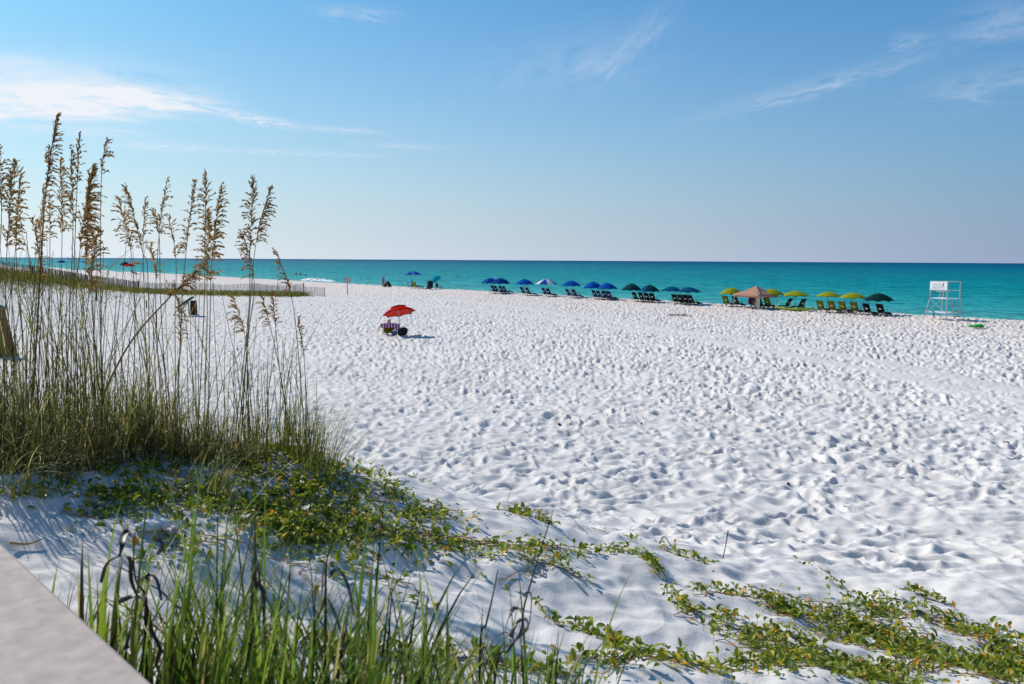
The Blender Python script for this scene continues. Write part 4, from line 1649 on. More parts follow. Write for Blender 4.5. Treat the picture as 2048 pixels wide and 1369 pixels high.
for path, mt, hh, stp in ((FP, M_slat, 1.38, .057), (FP2, M_slat2, 1.12, .09)):
    m_ = MB()
    w_ = walk(path, stp)
    zs = macro([q[0] for q in w_], [q[1] for q in w_])
    for (x, y, a), z in zip(w_, zs):
        h = hh * (1 + rnd.uniform(-.07, .05) + .07 * math.sin(x * .9))
        lean = rnd.gauss(0, .03)
        m_.tint = rnd.random()
        m_.beam(Vector((x, y, z - .1)) - fb, Vector((x + lean * math.cos(a), y + lean * math.sin(a), z + h)) - fb, .042, .012, up=Vector((math.cos(a), math.sin(a), 0)))
    m_.build('slat_panel', mt, fence)
m_ = MB()
w_ = walk(FP + FP2[1:], .8)
for hz in (.3, .62, .95):
    for s_2 in (-.012, .012):
        m_.tube([Vector((x, y + s_2, gz(x, y) + hz)) - fb for x, y, a in w_], .004, 3)
m_.build('wire', mat('rusty_wire', (.1, .07, .05), .6, .2, metallic=.5), fence)
for (x, y, a) in walk(FP, 3.4) + [(FP[-1][0], FP[-1][1], 0), (FP2[-1][0], FP2[-1][1], 0)]:
    m_ = MB()
    z = gz(x, y)
    dx, dy = .10 * math.sin(a), -.10 * math.cos(a)
    hh = rnd.uniform(1.35, 1.9) if (x, y) != FP2[-1] else 1.12
    m_.tube([Vector((x + dx, y + dy, z - .3)) - fb, Vector((x + dx + rnd.gauss(0, .03), y + dy, z + hh)) - fb], .045, 8)
    m_.build('post', M_fpost, fence)

# dune grass that has grown along the fence: a mass nobody could count
LM_dune = leaf_mat('dune_grass', [(0.0, (.055, .075, .012)), (.5, (.15, .15, .02)), (1.0, (.34, .27, .08))], .7, .35)
m_ = MB()
w_ = walk(FP[1:] + [(-25.0, 99.8)], .10)
rows_ = []
for (x, y, a) in w_:
    f = (x + 53) / 28
    for k in range(14):
        off = abs(rnd.gauss(0, 1)) * (4.2 - 2.2 * f) * .8 + .15
        rows_.append((x + math.sin(a) * off * .9 + rnd.uniform(-.2, .2), y - math.cos(a) * off * .9 - off * .25 + rnd.uniform(-.2, .2)))
n_band = len(rows_)
for k in range(7000):
    px_, py_ = rnd.gauss(-53, 6), rnd.gauss(74, 7)
    if py_ < 92:
        rows_.append((px_, py_))
zs = macro([q[0] for q in rows_], [q[1] for q in rows_])
for k, ((x, y), z) in enumerate(zip(rows_, zs)):
    h = rnd.uniform(.35, .95) * (1.1 if x < -46 else .8) * (1 if k < n_band else .55)
    l1 = rnd.gauss(.05, .16)
    l2 = rnd.gauss(0, .12)
    m_.tint = min(1, max(0, rnd.gauss(.52, .32)))
    p0, p1, p2 = Vector((x, y, z - .03)), Vector((x + l1 * .4, y + l2 * .4, z + h * .6)), Vector((x + l1 * 1.4, y + l2, z + h))
    m_.ribbon([p0, p1, p2], [.05, .045, .006], Vector((1, rnd.uniform(-.6, .6), 0)), .1)
o = m_.build('dune_grass', LM_dune)
o['kind'] = 'stuff'

# ------------------------------------------------------------------ wooden litter bins, stakes
M_bin = mat('stained_bin_boards', (.18, .095, .04), .75, .25, scale=4)
M_binlid = mat('green_bin_lid', (.006, .05, .03), .5, .2)


def slat_box(parent, hw0, hw1, hd0, hd1, h, mt, nslat=6):
    """tapered box of upright boards with real gaps"""
    m_ = MB()
    for k in range(4):
        c0 = [(-hw0, -hd0), (hw0, -hd0), (hw0, hd0), (-hw0, hd0)]
        c1 = [(-hw1, -hd1), (hw1, -hd1), (hw1, hd1), (-hw1, hd1)]
        a0, b0 = Vector((*c0[k], .04)), Vector((*c0[(k + 1) % 4], .04))
        a1, b1 = Vector((*c1[k], h)), Vector((*c1[(k + 1) % 4], h))
        side = (b0 - a0).normalized()
        for i in range(nslat):
            f0, f1 = (i + .06) / nslat, (i + .94) / nslat
            q = [a0.lerp(b0, f0), a0.lerp(b0, f1), a1.lerp(b1, f1), a1.lerp(b1, f0)]
            nrm = side.cross(Vector((0, 0, 1))) * .022
            m_.add(q + [p - nrm for p in q], [(0, 1, 2, 3), (7, 6, 5, 4), (0, 4, 5, 1), (1, 5, 6, 2), (2, 6, 7, 3), (3, 7, 4, 0)])
    m_.build('boards', mt, parent)


g, ux, uy = frame_of(4, 713)
hb_ = (713 - 617) * uy
t = thing('litter_bin', g, -math.atan2(g.x, g.y) + .1, 'tapering brown litter bin of upright boards, half out of frame behind the sea oats', 'litter bin')
slat_box(t, 28 * ux, 10 * ux, 24 * ux, 10 * ux, hb_, M_bin, 5)
m_ = MB()
m_.box((0, 0, .02), (52 * ux, 44 * ux, .06))
m_.build('base', M_fpost, t)
m_ = MB()
k_2 = 12 * ux
m_.loft([[Vector((x * k, y * k, z)) for x, y in ((-1, -1), (1, -1), (1, 1), (-1, 1))] for z, k in ((hb_ + .005, k_2), (hb_ + .06, k_2), (hb_ + .16, k_2 * .45))])
m_.build('lid', mat('slate_lid', (.10, .11, .13), .6, .1), t)

g, ux, uy = frame_of(388, 631.5)
t = thing('litter_bin', g, -math.atan2(g.x, g.y) - .25, 'brown boarded litter bin with a sloping green lid board propped against it, on open sand', 'litter bin')
hb_ = (631.5 - 601.5) * uy
slat_box(t, 6.3 * ux, 5.6 * ux, 5.5 * ux, 4.8 * ux, hb_, mat('dark_red_boards', (.055, .022, .012), .8, .3, scale=5), 4)
m_ = MB()
m_.box((0, 0, hb_ * .5), (9.6 * ux, 8.6 * ux, hb_ * .86))
m_.build('liner', M_rubber, t)
m_ = MB()
a_, b_ = Vector((-30 * ux, -.2, 17.5 * uy)), Vector((0.5 * ux, -.2, 37 * uy))
m_.beam(a_, b_, .62, .14, up=Vector((-.5, 0, 1)))
m_.build('lid', M_binlid, t)
m_ = MB()
m_.beam(Vector((-7.5 * ux, -.25, 30 * uy)), Vector((-23 * ux, -.25, 12 * uy)), .09, .07)
m_.beam(Vector((-9 * ux, -.25, 28 * uy)), Vector((-8 * ux, -.25, 0)), .09, .07)
m_.build('prop', mat('green_painted_wood', (.02, .16, .10), .6, .2), t)
m_ = MB()
m_.beam(Vector((-28 * ux, -.3, 14.5 * uy)), Vector((-14 * ux, -.3, .5 * uy)), .07, .06)
m_.beam(Vector((-30 * ux, -.05, 15 * uy)), Vector((-17 * ux, -.05, .5 * uy)), .07, .06)
m_.beam(Vector((-34 * ux, -.3, 9 * uy)), Vector((-41 * ux, -.3, 0)), .06, .05)
m_.beam(Vector((-30 * ux, -.1, 15 * uy)), Vector((-42 * ux, -.1, 0)), .06, .05)
m_.build('prop', M_fpost, t)
for (px, pyb, top, wpx, lab) in [(193, 601, 572, 3.2, 'dark wooden stake on the sand below the fenced dune, tallest of three'),
                                 (293, 616, 603, 2.0, 'short dark stake low on the sand, shortest of three'),
                                 (313, 656, 623, 2.2, 'slim dark stake standing nearest the boarded bin with the green lid')]:
    g, ux, uy = frame_of(px, pyb)
    m_ = MB()
    m_.beam((0, 0, -.3), (.02, 0, (pyb - top) * uy), wpx * ux, wpx * ux)
    m_.box((.02, 0, (pyb - top) * uy + .02), (wpx * ux * .8, wpx * ux * .8, .04))
    tag(m_.build('stake', M_fpost, None, False, g), lab, 'stake')

# ------------------------------------------------------------------ pale parapet at the corner of the boardwalk
pa, pb = pp(-2, 1083, 2.06), pp(311, 1372, 1.385)
zw = (pa.z + pb.z) / 2
va, vb = ray(-2, 1078), ray(318, 1372)
pa = pp(-2, 1078, (zw - CAM.z) / (va.z / va.y))
pb = pp(318, 1372, (zw - CAM.z) / (vb.z / vb.y))
dr = (pb - pa).normalized()
lf = Vector((dr.y, -dr.x, 0))
if lf.x > 0:
    lf = -lf
M_conc = mat('weathered_concrete', (.44, .365, .325), .9, .15, scale=26, bump=.2)
wall = thing('parapet_wall', (pa.x, pa.y, gz(pa.x, pa.y)), math.atan2(dr.y, dr.x), 'pale weathered concrete parapet wall close to the viewer', 'wall')
zt = pa.z - wall.location.z
m_ = MB()
sgn = -1 if (Matrix.Rotation(-math.atan2(dr.y, dr.x), 3, 'Z') @ lf).y < 0 else 1
x0, x1 = -1.6, 2.6
bv = .012
rings = []
for x in (x0, x0 + bv, x1 - bv, x1):
    ins = bv if x in (x0, x1) else 0
    prof = [(0 + ins, -.10 + ins), (0 + ins, -bv), (bv, 0 - ins), (.62 - bv, 0 - ins), (.62 - ins, -bv), (.62 - ins, -.10 + ins)]
    rings.append([Vector((x, sgn * y, zt + z)) for y, z in prof])
m_.loft(rings)
m_.build('coping', M_conc, wall)
m_ = MB()
m_.box(((x0 + x1) / 2, sgn * .31, (zt - .102 - .6) / 2), (x1 - x0 - .06, .50, zt - .102 + .6))
m_.build('wall_body', mat('wall_render', (.38, .35, .33), .9, .1, scale=8, bump=.4), wall)

# ================================================================== PLANTS ON THE DUNE


def gzr(xs, ys):
    xs, ys = np.atleast_1d(np.asarray(xs, float)), np.atleast_1d(np.asarray(ys, float))
    return macro(xs, ys) + relief(xs, ys)


def gz1(x, y):
    return float(gzr([x], [y])[0])


def spline(P, n=6):
    out = []
    Q = [P[0] * 2 - P[1]] + list(P) + [P[-1] * 2 - P[-2]]
    for i in range(1, len(Q) - 2):
        a, b_, c, d = Q[i - 1], Q[i], Q[i + 1], Q[i + 2]
        for k in range(n):
            t_ = k / n
            out.append(.5 * ((2 * b_) + (c - a) * t_ + (2 * a - 5 * b_ + 4 * c - d) * t_ * t_ + (3 * b_ - a - 3 * c + d) * t_ ** 3))
    out.append(Q[-2])
    return out


LM_oat = leaf_mat('sea_oats_grain', [(0.0, (.09, .042, .012)), (.45, (.27, .145, .035)), (1.0, (.55, .34, .10))], .6, .35)
LM_stem = leaf_mat('sea_oats_stem', [(0.0, (.09, .055, .018)), (.5, (.22, .16, .035)), (1.0, (.45, .34, .11))], .55, .15)
LM_blade = leaf_mat('sea_oats_leaf', [(0.0, (.06, .04, .014)), (.25, (.11, .105, .02)), (.6, (.22, .25, .045)), (1.0, (.52, .43, .17))], .5, .45)
LM_fore = leaf_mat('broad_grass_leaf', [(0.0, (.03, .022, .012)), (.2, (.045, .085, .016)), (.6, (.24, .36, .035)), (.8, (.40, .43, .07)), (1.0, (.46, .36, .14))], .42, .5)
LM_dead = leaf_mat('dead_leaf', [(0.0, (.014, .010, .008)), (.6, (.045, .028, .019)), (1.0, (.24, .16, .10))], .45, .12, .4)
LM_vine = leaf_mat('vine_leaf', [(0.0, (.07, .12, .012)), (.45, (.22, .28, .02)), (.75, (.42, .43, .035)), (.9, (.62, .42, .02)), (1.0, (.65, .30, .02))], .45, .48, .4)
LM_runner = leaf_mat('vine_runner', [(0.0, (.12, .045, .025)), (1.0, (.36, .17, .09))], .6, .0)


def spikelet(mb, p, dirv, side, ln, wd):
    dirv = dirv.normalized()
    s_v = side - dirv * side.dot(dirv)
    s_v = s_v.normalized() if s_v.length > 1e-3 else Vector((1, 0, 0))
    u = dirv.cross(s_v) * wd * .3
    a, b_ = p + dirv * ln * .35, p + dirv * ln * .7
    mb.add([p, a - s_v * wd * .5, a + u, a + s_v * wd * .5, b_ - s_v * wd * .42, b_ + u, b_ + s_v * wd * .42, p + dirv * ln],
           [(0, 1, 2), (0, 2, 3), (1, 4, 5, 2), (2, 5, 6, 3), (4, 7, 5), (5, 7, 6)])


def sea_oats(label, path, d, dens=1.0, spread=1.0, wind=1.0, tint=.45, leaves=2, thick=1.0, droop=1.0):
    """path: photograph pixels of the stalk from its tip down; the first two mark the seed head; the foot is dropped onto the sand"""
    P = [pp(x, y, d + (k * .012)) for k, (x, y) in enumerate(path)]
    foot = P[-1].copy()
    foot.z = gz1(foot.x, foot.y) - .03
    if P[-2].z < foot.z + .12:
        P = P[:-2]
    else:
        P = P[:-1]
    P = P + [foot]
    loc = foot.copy()
    t = thing('sea_oats', loc, 0, label, 'sea oats', 'sea oats on the dune')
    P = [p - loc for p in P]
    C = spline(P, 8)
    hl = (Vector(P[0]) - P[1]).length
    n = len(C)
    m_ = MB()
    m_.tint = min(1, max(0, tint + rnd.uniform(-.2, .2)))
    m_.tube(C, [(.0009 + .0022 * (i / (n - 1)) ** .7) * thick for i in range(n)], 6)
    m_.build('stem', LM_stem, t, True)
    # seed head
    L_ = [0]
    for a, b_ in zip(C[:-1], C[1:]):
        L_.append(L_[-1] + (b_ - a).length)

    def at(sv):
        for i in range(n - 1):
            if L_[i + 1] >= sv:
                f = (sv - L_[i]) / max(1e-6, L_[i + 1] - L_[i])
                return C[i].lerp(C[i + 1], f), (C[i] - C[i + 1]).normalized()
        return C[-1], Vector((0, 0, 1))
    m_ = MB()
    nb = max(6, int(36 * dens * hl / .4))
    spread *= .82
    tint = tint + .1
    for k in range(nb):
        u = (k + rnd.random()) / nb
        p, up = at(u * hl)
        ln = (.022 + .085 * spread * (min(1, u * 2.4)) * (1 - .25 * u)) * rnd.uniform(.6, 1.35)
        az_ = rnd.uniform(0, 6.283)
        out = Vector((math.cos(az_) * .8 + .75 * wind, math.sin(az_) * .8, 0))
        d0 = (up * .9 + out * (.30 + .45 * spread * min(1, u * 2))).normalized()
        pts = [p]
        cur = d0.copy()
        for q in range(5):
            pts.append(pts[-1] + cur * ln / 5)
            cur = (cur + Vector((.10 * wind, 0, -.34 * droop * min(1, .3 + u * 1.4)))).normalized()
        m_.tint = max(0, min(1, rnd.gauss(.35, .12)))
        m_.ribbon(pts, [.0022] * 6, Vector((0, 1, .2)), 0)
        ns = max(3, int(ln / .0095))
        for q in range(ns):
            f = (q + .4) / ns
            i = min(4, int(f * 5))
            pq = pts[i].lerp(pts[i + 1], f * 5 - i)
            dv = (pts[i + 1] - pts[i]).normalized() + Vector((rnd.gauss(0, .35), rnd.gauss(0, .35), -.35 * droop * u + rnd.gauss(0, .2)))
            m_.tint = max(0, min(1, rnd.gauss(tint, .2)))
            spikelet(m_, pq, dv, Vector((rnd.gauss(0, 1), rnd.gauss(0, 1), rnd.gauss(0, 1))), rnd.uniform(.016, .029), rnd.uniform(.006, .0105))
    m_.build('seed_head', LM_oat, t)
    for k in range(leaves):
        p, up = at(rnd.uniform(.52, .92) * L_[-1])
        m_ = MB()
        m_.tint = max(0, min(1, rnd.gauss(.5, .22)))
        blade(m_, p, rnd.uniform(.3, .62), rnd.uniform(0, 6.283), rnd.uniform(.15, .4), rnd.uniform(.4, 1.5), .006)
        m_.build('leaf', LM_blade, t)
    return t


def blade(mb, p, ln, az_, tilt0, bend, wid, seg=7, fold=.3, twist=0.0):
    """arching blade: leaves its foot at tilt0 from upright and bends over by bend radians"""
    h = Vector((math.cos(az_), math.sin(az_), 0))
    pts, w = [p.copy()], [wid * .75]
    for i in range(seg):
        f = (i + 1) / seg
        a = tilt0 + bend * f * f
        pts.append(pts[-1] + (h * math.sin(a) + Vector((0, 0, math.cos(a)))) * ln / seg)
        w.append(wid * max(.04, (1 - f ** 3.0)))
    sd = Vector((-h.y, h.x, 0))
    mb.ribbon(pts, w, (sd + Vector((0, 0, twist))), fold)


OATS = [
    ('tallest sea oats stalk, its long dark seed head thickest halfway, reaching highest into the sky', [(113, 233), (92, 378), (82, 520), (62, 930)], 4.7, 1.7, .55, .35, .22),
    ('sea oats stalk with a slim dark pointed head, second tallest against the sky', [(159, 272), (154, 372), (146, 600), (140, 930)], 4.9, 1.3, .4, .2, .25),
    ('sea oats stalk with a small dark tip above a gap and a few drooping spikelets', [(213, 281), (203, 352), (201, 560), (205, 915)], 5.0, 1.0, .55, .6, .25),
    ('sea oats stalk with a narrow olive head just beside the slim dark pointed one', [(142, 300), (146, 452), (138, 650), (128, 930)], 4.6, 1.1, .5, .3, .35),
    ('sea oats stalk with a broad shaggy brown head near the photo\'s edge', [(27, 325), (14, 500), (11, 640), (20, 960)], 4.5, 1.6, .75, .3, .4),
    ('sea oats stalk whose golden head droops just beside the broad shaggy one', [(41, 345), (32, 505), (44, 660), (50, 950)], 4.6, 1.2, .7, .7, .55),
    ('sea oats head cut by the photo\'s edge, hanging over towards the others', [(-4, 300), (3, 425), (-4, 600), (4, 950)], 4.5, 1.3, .7, .9, .35),
    ('sea oats stalk with long loose golden brown sprays, behind the tallest stalk', [(121, 320), (124, 470), (118, 650), (104, 930)], 5.2, 1.5, .8, .5, .5),
    ('sea oats stalk bearing the densest brown head of the clump', [(186, 334), (160, 500), (152, 640), (160, 915)], 4.8, 2.3, .95, .5, .42),
    ('sea oats stalk with a ragged golden head hanging below the densest one', [(178, 348), (172, 530), (166, 660), (178, 910)], 5.1, 1.8, .85, .6, .6),
    ('sea oats stalk with a golden tassel of a head, below the tallest head', [(88, 378), (80, 486), (70, 640), (60, 940)], 4.6, 1.2, .7, .5, .6),
    ('thin sea oats stalk with sparse dark spikelets in front of the densest head', [(98, 395), (100, 478), (96, 660), (90, 930)], 5.0, .8, .55, .4, .3),
    ('sea oats stalk leaning away to one side with its head curving down over the horizon', [(253, 375), (284, 500), (296, 560), (300, 900)], 5.1, 1.3, .75, -.6, .45),
    ('sea oats stalk with a pale curved head below the leaning one', [(238, 400), (262, 505), (270, 640), (262, 905)], 4.9, 1.2, .8, -.3, .6),
    ('sea oats stalk with a short upright head beside the leaning one', [(291, 402), (286, 490), (290, 640), (300, 905)], 5.3, 1.0, .5, .3, .4),
    ('slender sea oats stalk with a long bare tip and a few hanging spikelets', [(334, 362), (318, 472), (312, 640), (330, 905)], 5.0, .9, .6, .4, .4),
    ('sea oats stalk with a small fanned golden head below the bare tipped one', [(305, 424), (318, 470), (322, 620), (340, 905)], 5.2, 1.2, .8, .3, .62),
    ('thin sea oats stalk whose sparse head hangs like a hook before the sea', [(338, 436), (352, 520), (350, 640), (352, 905)], 5.4, .8, .7, .5, .5),
    ('sea oats stalk with a slim dark head at the side of the big golden trio', [(389, 366), (372, 505), (362, 640), (352, 905)], 5.0, 1.1, .55, -.2, .32),
    ('tallest of the golden trio of sea oats in the middle, with a dark tip', [(412, 349), (410, 470), (408, 620), (392, 905)], 5.1, 1.5, .8, -.4, .4),
    ('sea oats stalk of the golden trio with a dark plume leaning outwards', [(442, 374), (424, 520), (420, 640), (414, 905)], 5.0, 1.5, .75, .6, .38),
    ('sea oats stalk with the bushiest golden head, low in the golden trio', [(419, 430), (414, 565), (414, 660), (404, 905)], 4.9, 2.2, 1.05, .0, .62),
    ('sea oats stalk with an upright dark head standing clear against the pale sky', [(507, 359), (500, 500), (496, 640), (462, 905)], 5.2, 1.6, .75, -.3, .25),
    ('sea oats stalk with a feathery dark head swept sideways, twin of the upright one', [(539, 377), (512, 486), (498, 640), (478, 905)], 5.2, 1.5, .8, .9, .25),
    ('sea oats stalk with curled spikelets below the upright dark head', [(486, 466), (508, 560), (496, 680), (470, 905)], 5.1, 1.2, .75, -.9, .4),
    ('lone sea oats stalk arching outwards before the breaking wave', [(552, 502), (582, 590), (596, 700), (614, 900)], 5.5, 1.0, .6, -.5, .35),
    ('sea oats stalk with drooping curled spikelets against white sand', [(468, 598), (490, 672), (494, 760), (486, 905)], 5.3, 1.1, .75, -.7, .5),
    ('sea oats stalk with a slim straw head over the sand, by the twisted one', [(525, 596), (541, 655), (566, 780), (580, 900)], 5.4, 1.0, .55, -.6, .4),
    ('sea oats stalk with a twisted dark head over the sand', [(544, 588), (551, 652), (562, 760), (592, 900)], 5.5, 1.4, .35, .2, .3),
    ('sea oats stalk with a narrow dark head nodding downwards, farthest from the clump', [(596, 640), (607, 706), (612, 780), (622, 900)], 5.6, 1.1, .3, .3, .25),
    ('thick straw coloured sea oats stalk leaning hard across the clump, its brown head drooping', [(392, 546), (338, 596), (240, 720), (128, 945)], 4.3, 2.2, .8, -.3, .45),
    ('short sea oats stalk with a brown tassel beside the pale slatted bin lid', [(356, 600), (362, 690), (352, 760), (340, 905)], 4.8, 1.1, .6, .3, .5),
    ('sea oats stalk with a faded straw head low over the fence', [(300, 492), (312, 560), (306, 640), (318, 905)], 5.3, 1.0, .7, .5, .65),
    ('sea oats stalk with a tangled golden head low before the fenced dune', [(196, 462), (178, 590), (170, 700), (176, 910)], 4.7, 1.9, .8, .2, .6),
    ('sea oats stalk with thin brown sprays crossing the far off umbrellas', [(66, 440), (84, 560), (80, 680), (74, 935)], 4.8, 1.2, .65, .4, .5),
]
for row in OATS:
    lab, path, d, dens, spread, wind, tint = row
    sea_oats(lab, path, d, dens, spread, wind, tint, leaves=3, thick=2.0 if 'thick' in lab else 1.15)

# the leaves and bare stalks around their feet: a tangle nobody could count
m_ = MB()
cand = []
_dk = ([-120, 0, 150, 300, 480, 560, 640], [4.2, 4.25, 4.5, 4.9, 5.0, 5.3, 5.7])
for k in range(2100):
    px_ = rnd.choice([rnd.uniform(-110, 545), rnd.uniform(-110, 350)])
    d = float(np.interp(px_, *_dk)) + abs(rnd.gauss(0, .55))
    cand.append((px_, d, 0))
for k in range(230):
    px_ = rnd.choice([rnd.uniform(-90, 630), rnd.uniform(-90, 200)])
    cand.append((px_, float(np.interp(px_, *_dk)) + abs(rnd.gauss(0, .6)), 1))
for k in range(700):
    px_ = rnd.choice([rnd.gauss(60, 70), rnd.gauss(330, 60), rnd.gauss(440, 45)])
    cand.append((px_, float(np.interp(px_, *_dk)) + rnd.uniform(-.05, .5), 2))
for k in range(260):
    cand.append((rnd.gauss(585, 45), 5.5 + rnd.uniform(-.2, .4), 3))
xs = [(px_ - 1024) / FPX * d for px_, d, k in cand]
ys = [d for px_, d, k in cand]
zs = gzr(xs, ys)
for (px_, d, kind), x, y, z in zip(cand, xs, ys, zs):
    p = Vector((x, y, z - .02))
    if kind == 0:
        m_.tint = min(1, max(0, rnd.gauss(.5, .32)))
        blade(m_, p, rnd.choice([rnd.uniform(.2, .5), rnd.uniform(.2, .5), rnd.uniform(.4, .8)]) * (1 - .25 * max(0, px_ - 300) / 250), rnd.gauss(.2, 1.6), rnd.uniform(.02, .5), rnd.uniform(.1, 1.9), rnd.uniform(.0035, .007), 7)
    elif kind == 1:
        m_.tint = rnd.choice([.15, .75, .8, .3, .5])
        h = rnd.uniform(.6, 1.35) * (.75 if px_ > 500 else 1)
        q = Vector((rnd.gauss(0, .07), rnd.gauss(0, .07), 0)) * h * rnd.choice([1, 1, 1, 3.2])
        m_.tube([p, p + q * .3 + Vector((0, 0, h * .5)), p + q + Vector((0, 0, h))], [.0032, .0026, .0012], 4, False)
    elif kind == 2:
        m_.tint = rnd.choice([.0, .08, .15, .2, .8, .95])
        blade(m_, p, rnd.uniform(.12, .42), rnd.uniform(0, 6.28), rnd.uniform(.1, .9), rnd.uniform(.2, 1.8), rnd.uniform(.004, .008), 6)
    else:
        m_.tint = min(1, max(0, rnd.gauss(.5, .15)))
        blade(m_, p, rnd.uniform(.2, .6), rnd.gauss(0, 1.2), rnd.uniform(.02, .3), rnd.uniform(.1, .9), rnd.uniform(.003, .005), 6)
o = m_.build('grass', LM_blade)
o['kind'] = 'stuff'


def tuft(name, label, px, py, n, ln, tilt, bend, wid, az0=0.0, azs=3.14, tint=.5, spread=.05, mt=None, group=None):
    g = gp(px, py, 1.2, 16)
    g.z = gz1(g.x, g.y)
    m2 = MB()
    for k in range(n):
        a = az0 + rnd.uniform(-azs, azs)
        m2.tint = min(1, max(0, rnd.gauss(tint, .16)))
        x, y = rnd.gauss(0, spread), rnd.gauss(0, spread)
        p = Vector((x, y, gz1(g.x + x, g.y + y) - g.z - .02))
        blade(m2, p, ln * rnd.uniform(.55, 1.1), a, rnd.uniform(*tilt), rnd.uniform(*bend), wid * rnd.uniform(.7, 1.2), 8)
    o = m2.build(name, mt or LM_blade, None, False, g)
    return tag(o, label, 'grass tuft', group)


tuft('grass_tuft', 'fan of thin green blades sweeping sideways at the sea oats clump\'s outer edge', 652, 940, 85, .62, (.1, .75), (.3, 1.1), .0045, 0.0, .9, .5, .10)
tuft('grass_tuft', 'grass tuft of stiff thin blades just inside the sweeping fan', 604, 925, 70, .5, (.0, .4), (.1, .8), .0045, 0.2, 2.0, .5, .09)
tuft('grass_tuft', 'tuft of pale blades curling over like hooks at the sea oats clump\'s foot', 425, 992, 34, .55, (.2, .6), (1.0, 2.4), .0075, .3, 1.6, .68, .06)
tuft('grass_tuft', 'spray of curling blue green blades on bare shaded sand at the edge of the clump', 92, 965, 40, .55, (.1, .6), (.8, 2.3), .0075, .3, 2.4, .5, .07)
tuft('grass_tuft', 'low arching straw coloured blades at the very edge of the photo on the dune', 6, 990, 36, .5, (.4, .9), (.8, 1.6), .006, .2, 1.2, .85, .07)
tuft('grass_tuft', 'bright green upright tuft in front of the dark thatch of the clump', 282, 900, 30, .6, (.0, .3), (.1, .6), .0085, .3, 3.1, .58, .05)
tuft('grass_tuft', 'small tuft of two or three upright blades past the fan, at the vines\' edge', 844, 925, 5, .2, (.0, .2), (.1, .5), .006, 2.6, .8, .45, .01)
tuft('grass_tuft', 'tiny tuft with three long thin curved blades where the vine meets open sand', 1014, 1010, 5, .42, (.1, .6), (.2, 1.0), .0055, .2, .5, .6, .01)
tuft('grass_tuft', 'low yellow green tuft among vines below the clump\'s outer end', 622, 958, 30, .3, (.0, .6), (.1, .7), .005, 0, 3.1, .7, .05)

# ------------------------------------------------------------------ broad grass close to the viewer


def wall_x(y):
    u = (pa.y - y) / (pa.y - pb.y)
    return pa.x + (pb.x - pa.x) * u + .03


FT = [(94, 2.26, 1092, 7, 'slim broad leaved grass tuft rising right at the parapet\'s far corner, lowest there'),
      (158, 2.16, 1045, 7, 'broad grass tuft against the parapet\'s edge, in front of the dry reed stalk'),
      (248, 1.86, 1075, 8, 'low broad grass tuft against the parapet, under the black curled leaves'),
      (128, 2.10, 1085, 7, 'broad grass tuft at the parapet\'s far end, nearest the photo\'s edge'),
      (186, 2.02, 1000, 8, 'broad grass tuft with one pale leaf bending back over the shaded sand'),
      (226, 1.95, 985, 8, 'broad grass tuft between the pale bending leaf and the tallest blade'),
      (300, 1.75, 958, 9, 'broad grass tuft with the tallest blade, by the black curled dead leaves'),
      (352, 1.72, 1060, 10, 'broad grass tuft of wide light green blades between parapet and white cloth'),
      (402, 1.62, 1045, 12, 'broad grass tuft with thick blades crossing in a V before the vines'),
      (470, 1.66, 1105, 12, 'broad grass tuft of dark blades just past the V of thick ones'),
      (532, 1.7, 1108, 12, 'broad grass tuft with slim straight blades short of the tallest pair'),
      (600, 1.62, 1082, 14, 'broad grass tuft with a tall close pair of blades amid the thickest growth'),
      (662, 1.75, 1150, 12, 'broad grass tuft mixed with the straight black dead stalk'),
      (720, 1.7, 1165, 12, 'broad grass tuft past the black dead stalk, with a leaf tipped sideways'),
      (757, 1.75, 1135, 12, 'broad grass tuft ending the thick growth, tall over bare bright sand'),
      (828, 1.85, 1172, 8, 'broad grass tuft with two long blades apart on bright sand'),
      (892, 1.9, 1165, 8, 'broad grass tuft with crossing slim blades before the curled dead stalk'),
      (952, 2.0, 1250, 8, 'low grass tuft just before the curled dead stalk'),
      (1040, 2.1, 1245, 9, 'slim grass tuft growing through the curled dead stalk'),
      (1098, 2.2, 1262, 12, 'dense low grass tuft past the curled dead stalk, thinly tipped'),
      (1150, 2.4, 1300, 9, 'low grass tuft with pale dry tips, last of the thick growth'),
      (1470, 2.5, 1305, 7, 'small grass tuft alone among vines at the lower frame edge'),
      (1560, 2.6, 1325, 6, 'very small dark grass tuft among vines at the lower frame edge')]
for (px, d, ytop, n, lab) in FT:
    b0 = pp(px, 1369, d)
    b0.x = max(b0.x, wall_x(b0.y) + .04) if b0.y < pa.y + .3 else b0.x
    b0.z = gz1(b0.x, b0.y)
    H_ = pp(px, ytop, d).z - b0.z
    m_ = MB()
    for k in range(n * 2 + 4):
        m_.tint = min(1, max(.08, rnd.gauss(.42, .2))) if rnd.random() > .2 else rnd.choice([.02, .05, .95, 1.0])
        h = H_ * (1 if k == 0 else rnd.uniform(.66, .98) if k < n else rnd.uniform(.5, .85))
        x, y = rnd.gauss(0, .045), rnd.gauss(0, .045)
        a = rnd.uniform(0, 6.28)
        b1 = rnd.uniform(.0, .55) if k < n else rnd.uniform(.1, 1.1)
        if px < 430:
            a = rnd.uniform(-1.1, 1.1)
        t0 = rnd.uniform(.0, .10 if k else .03)
        blade(m_, Vector((x, y, -.04)), h / max(.75, math.cos(t0 + b1 * .4)), a, t0, b1, rnd.uniform(.013, .025) * (.6 if px > 900 else 1), 9, .35, rnd.uniform(-.4, .4))
    tag(m_.build('grass_tuft', LM_fore, None, True, b0), lab, 'grass tuft')
m_ = MB()
cand = []
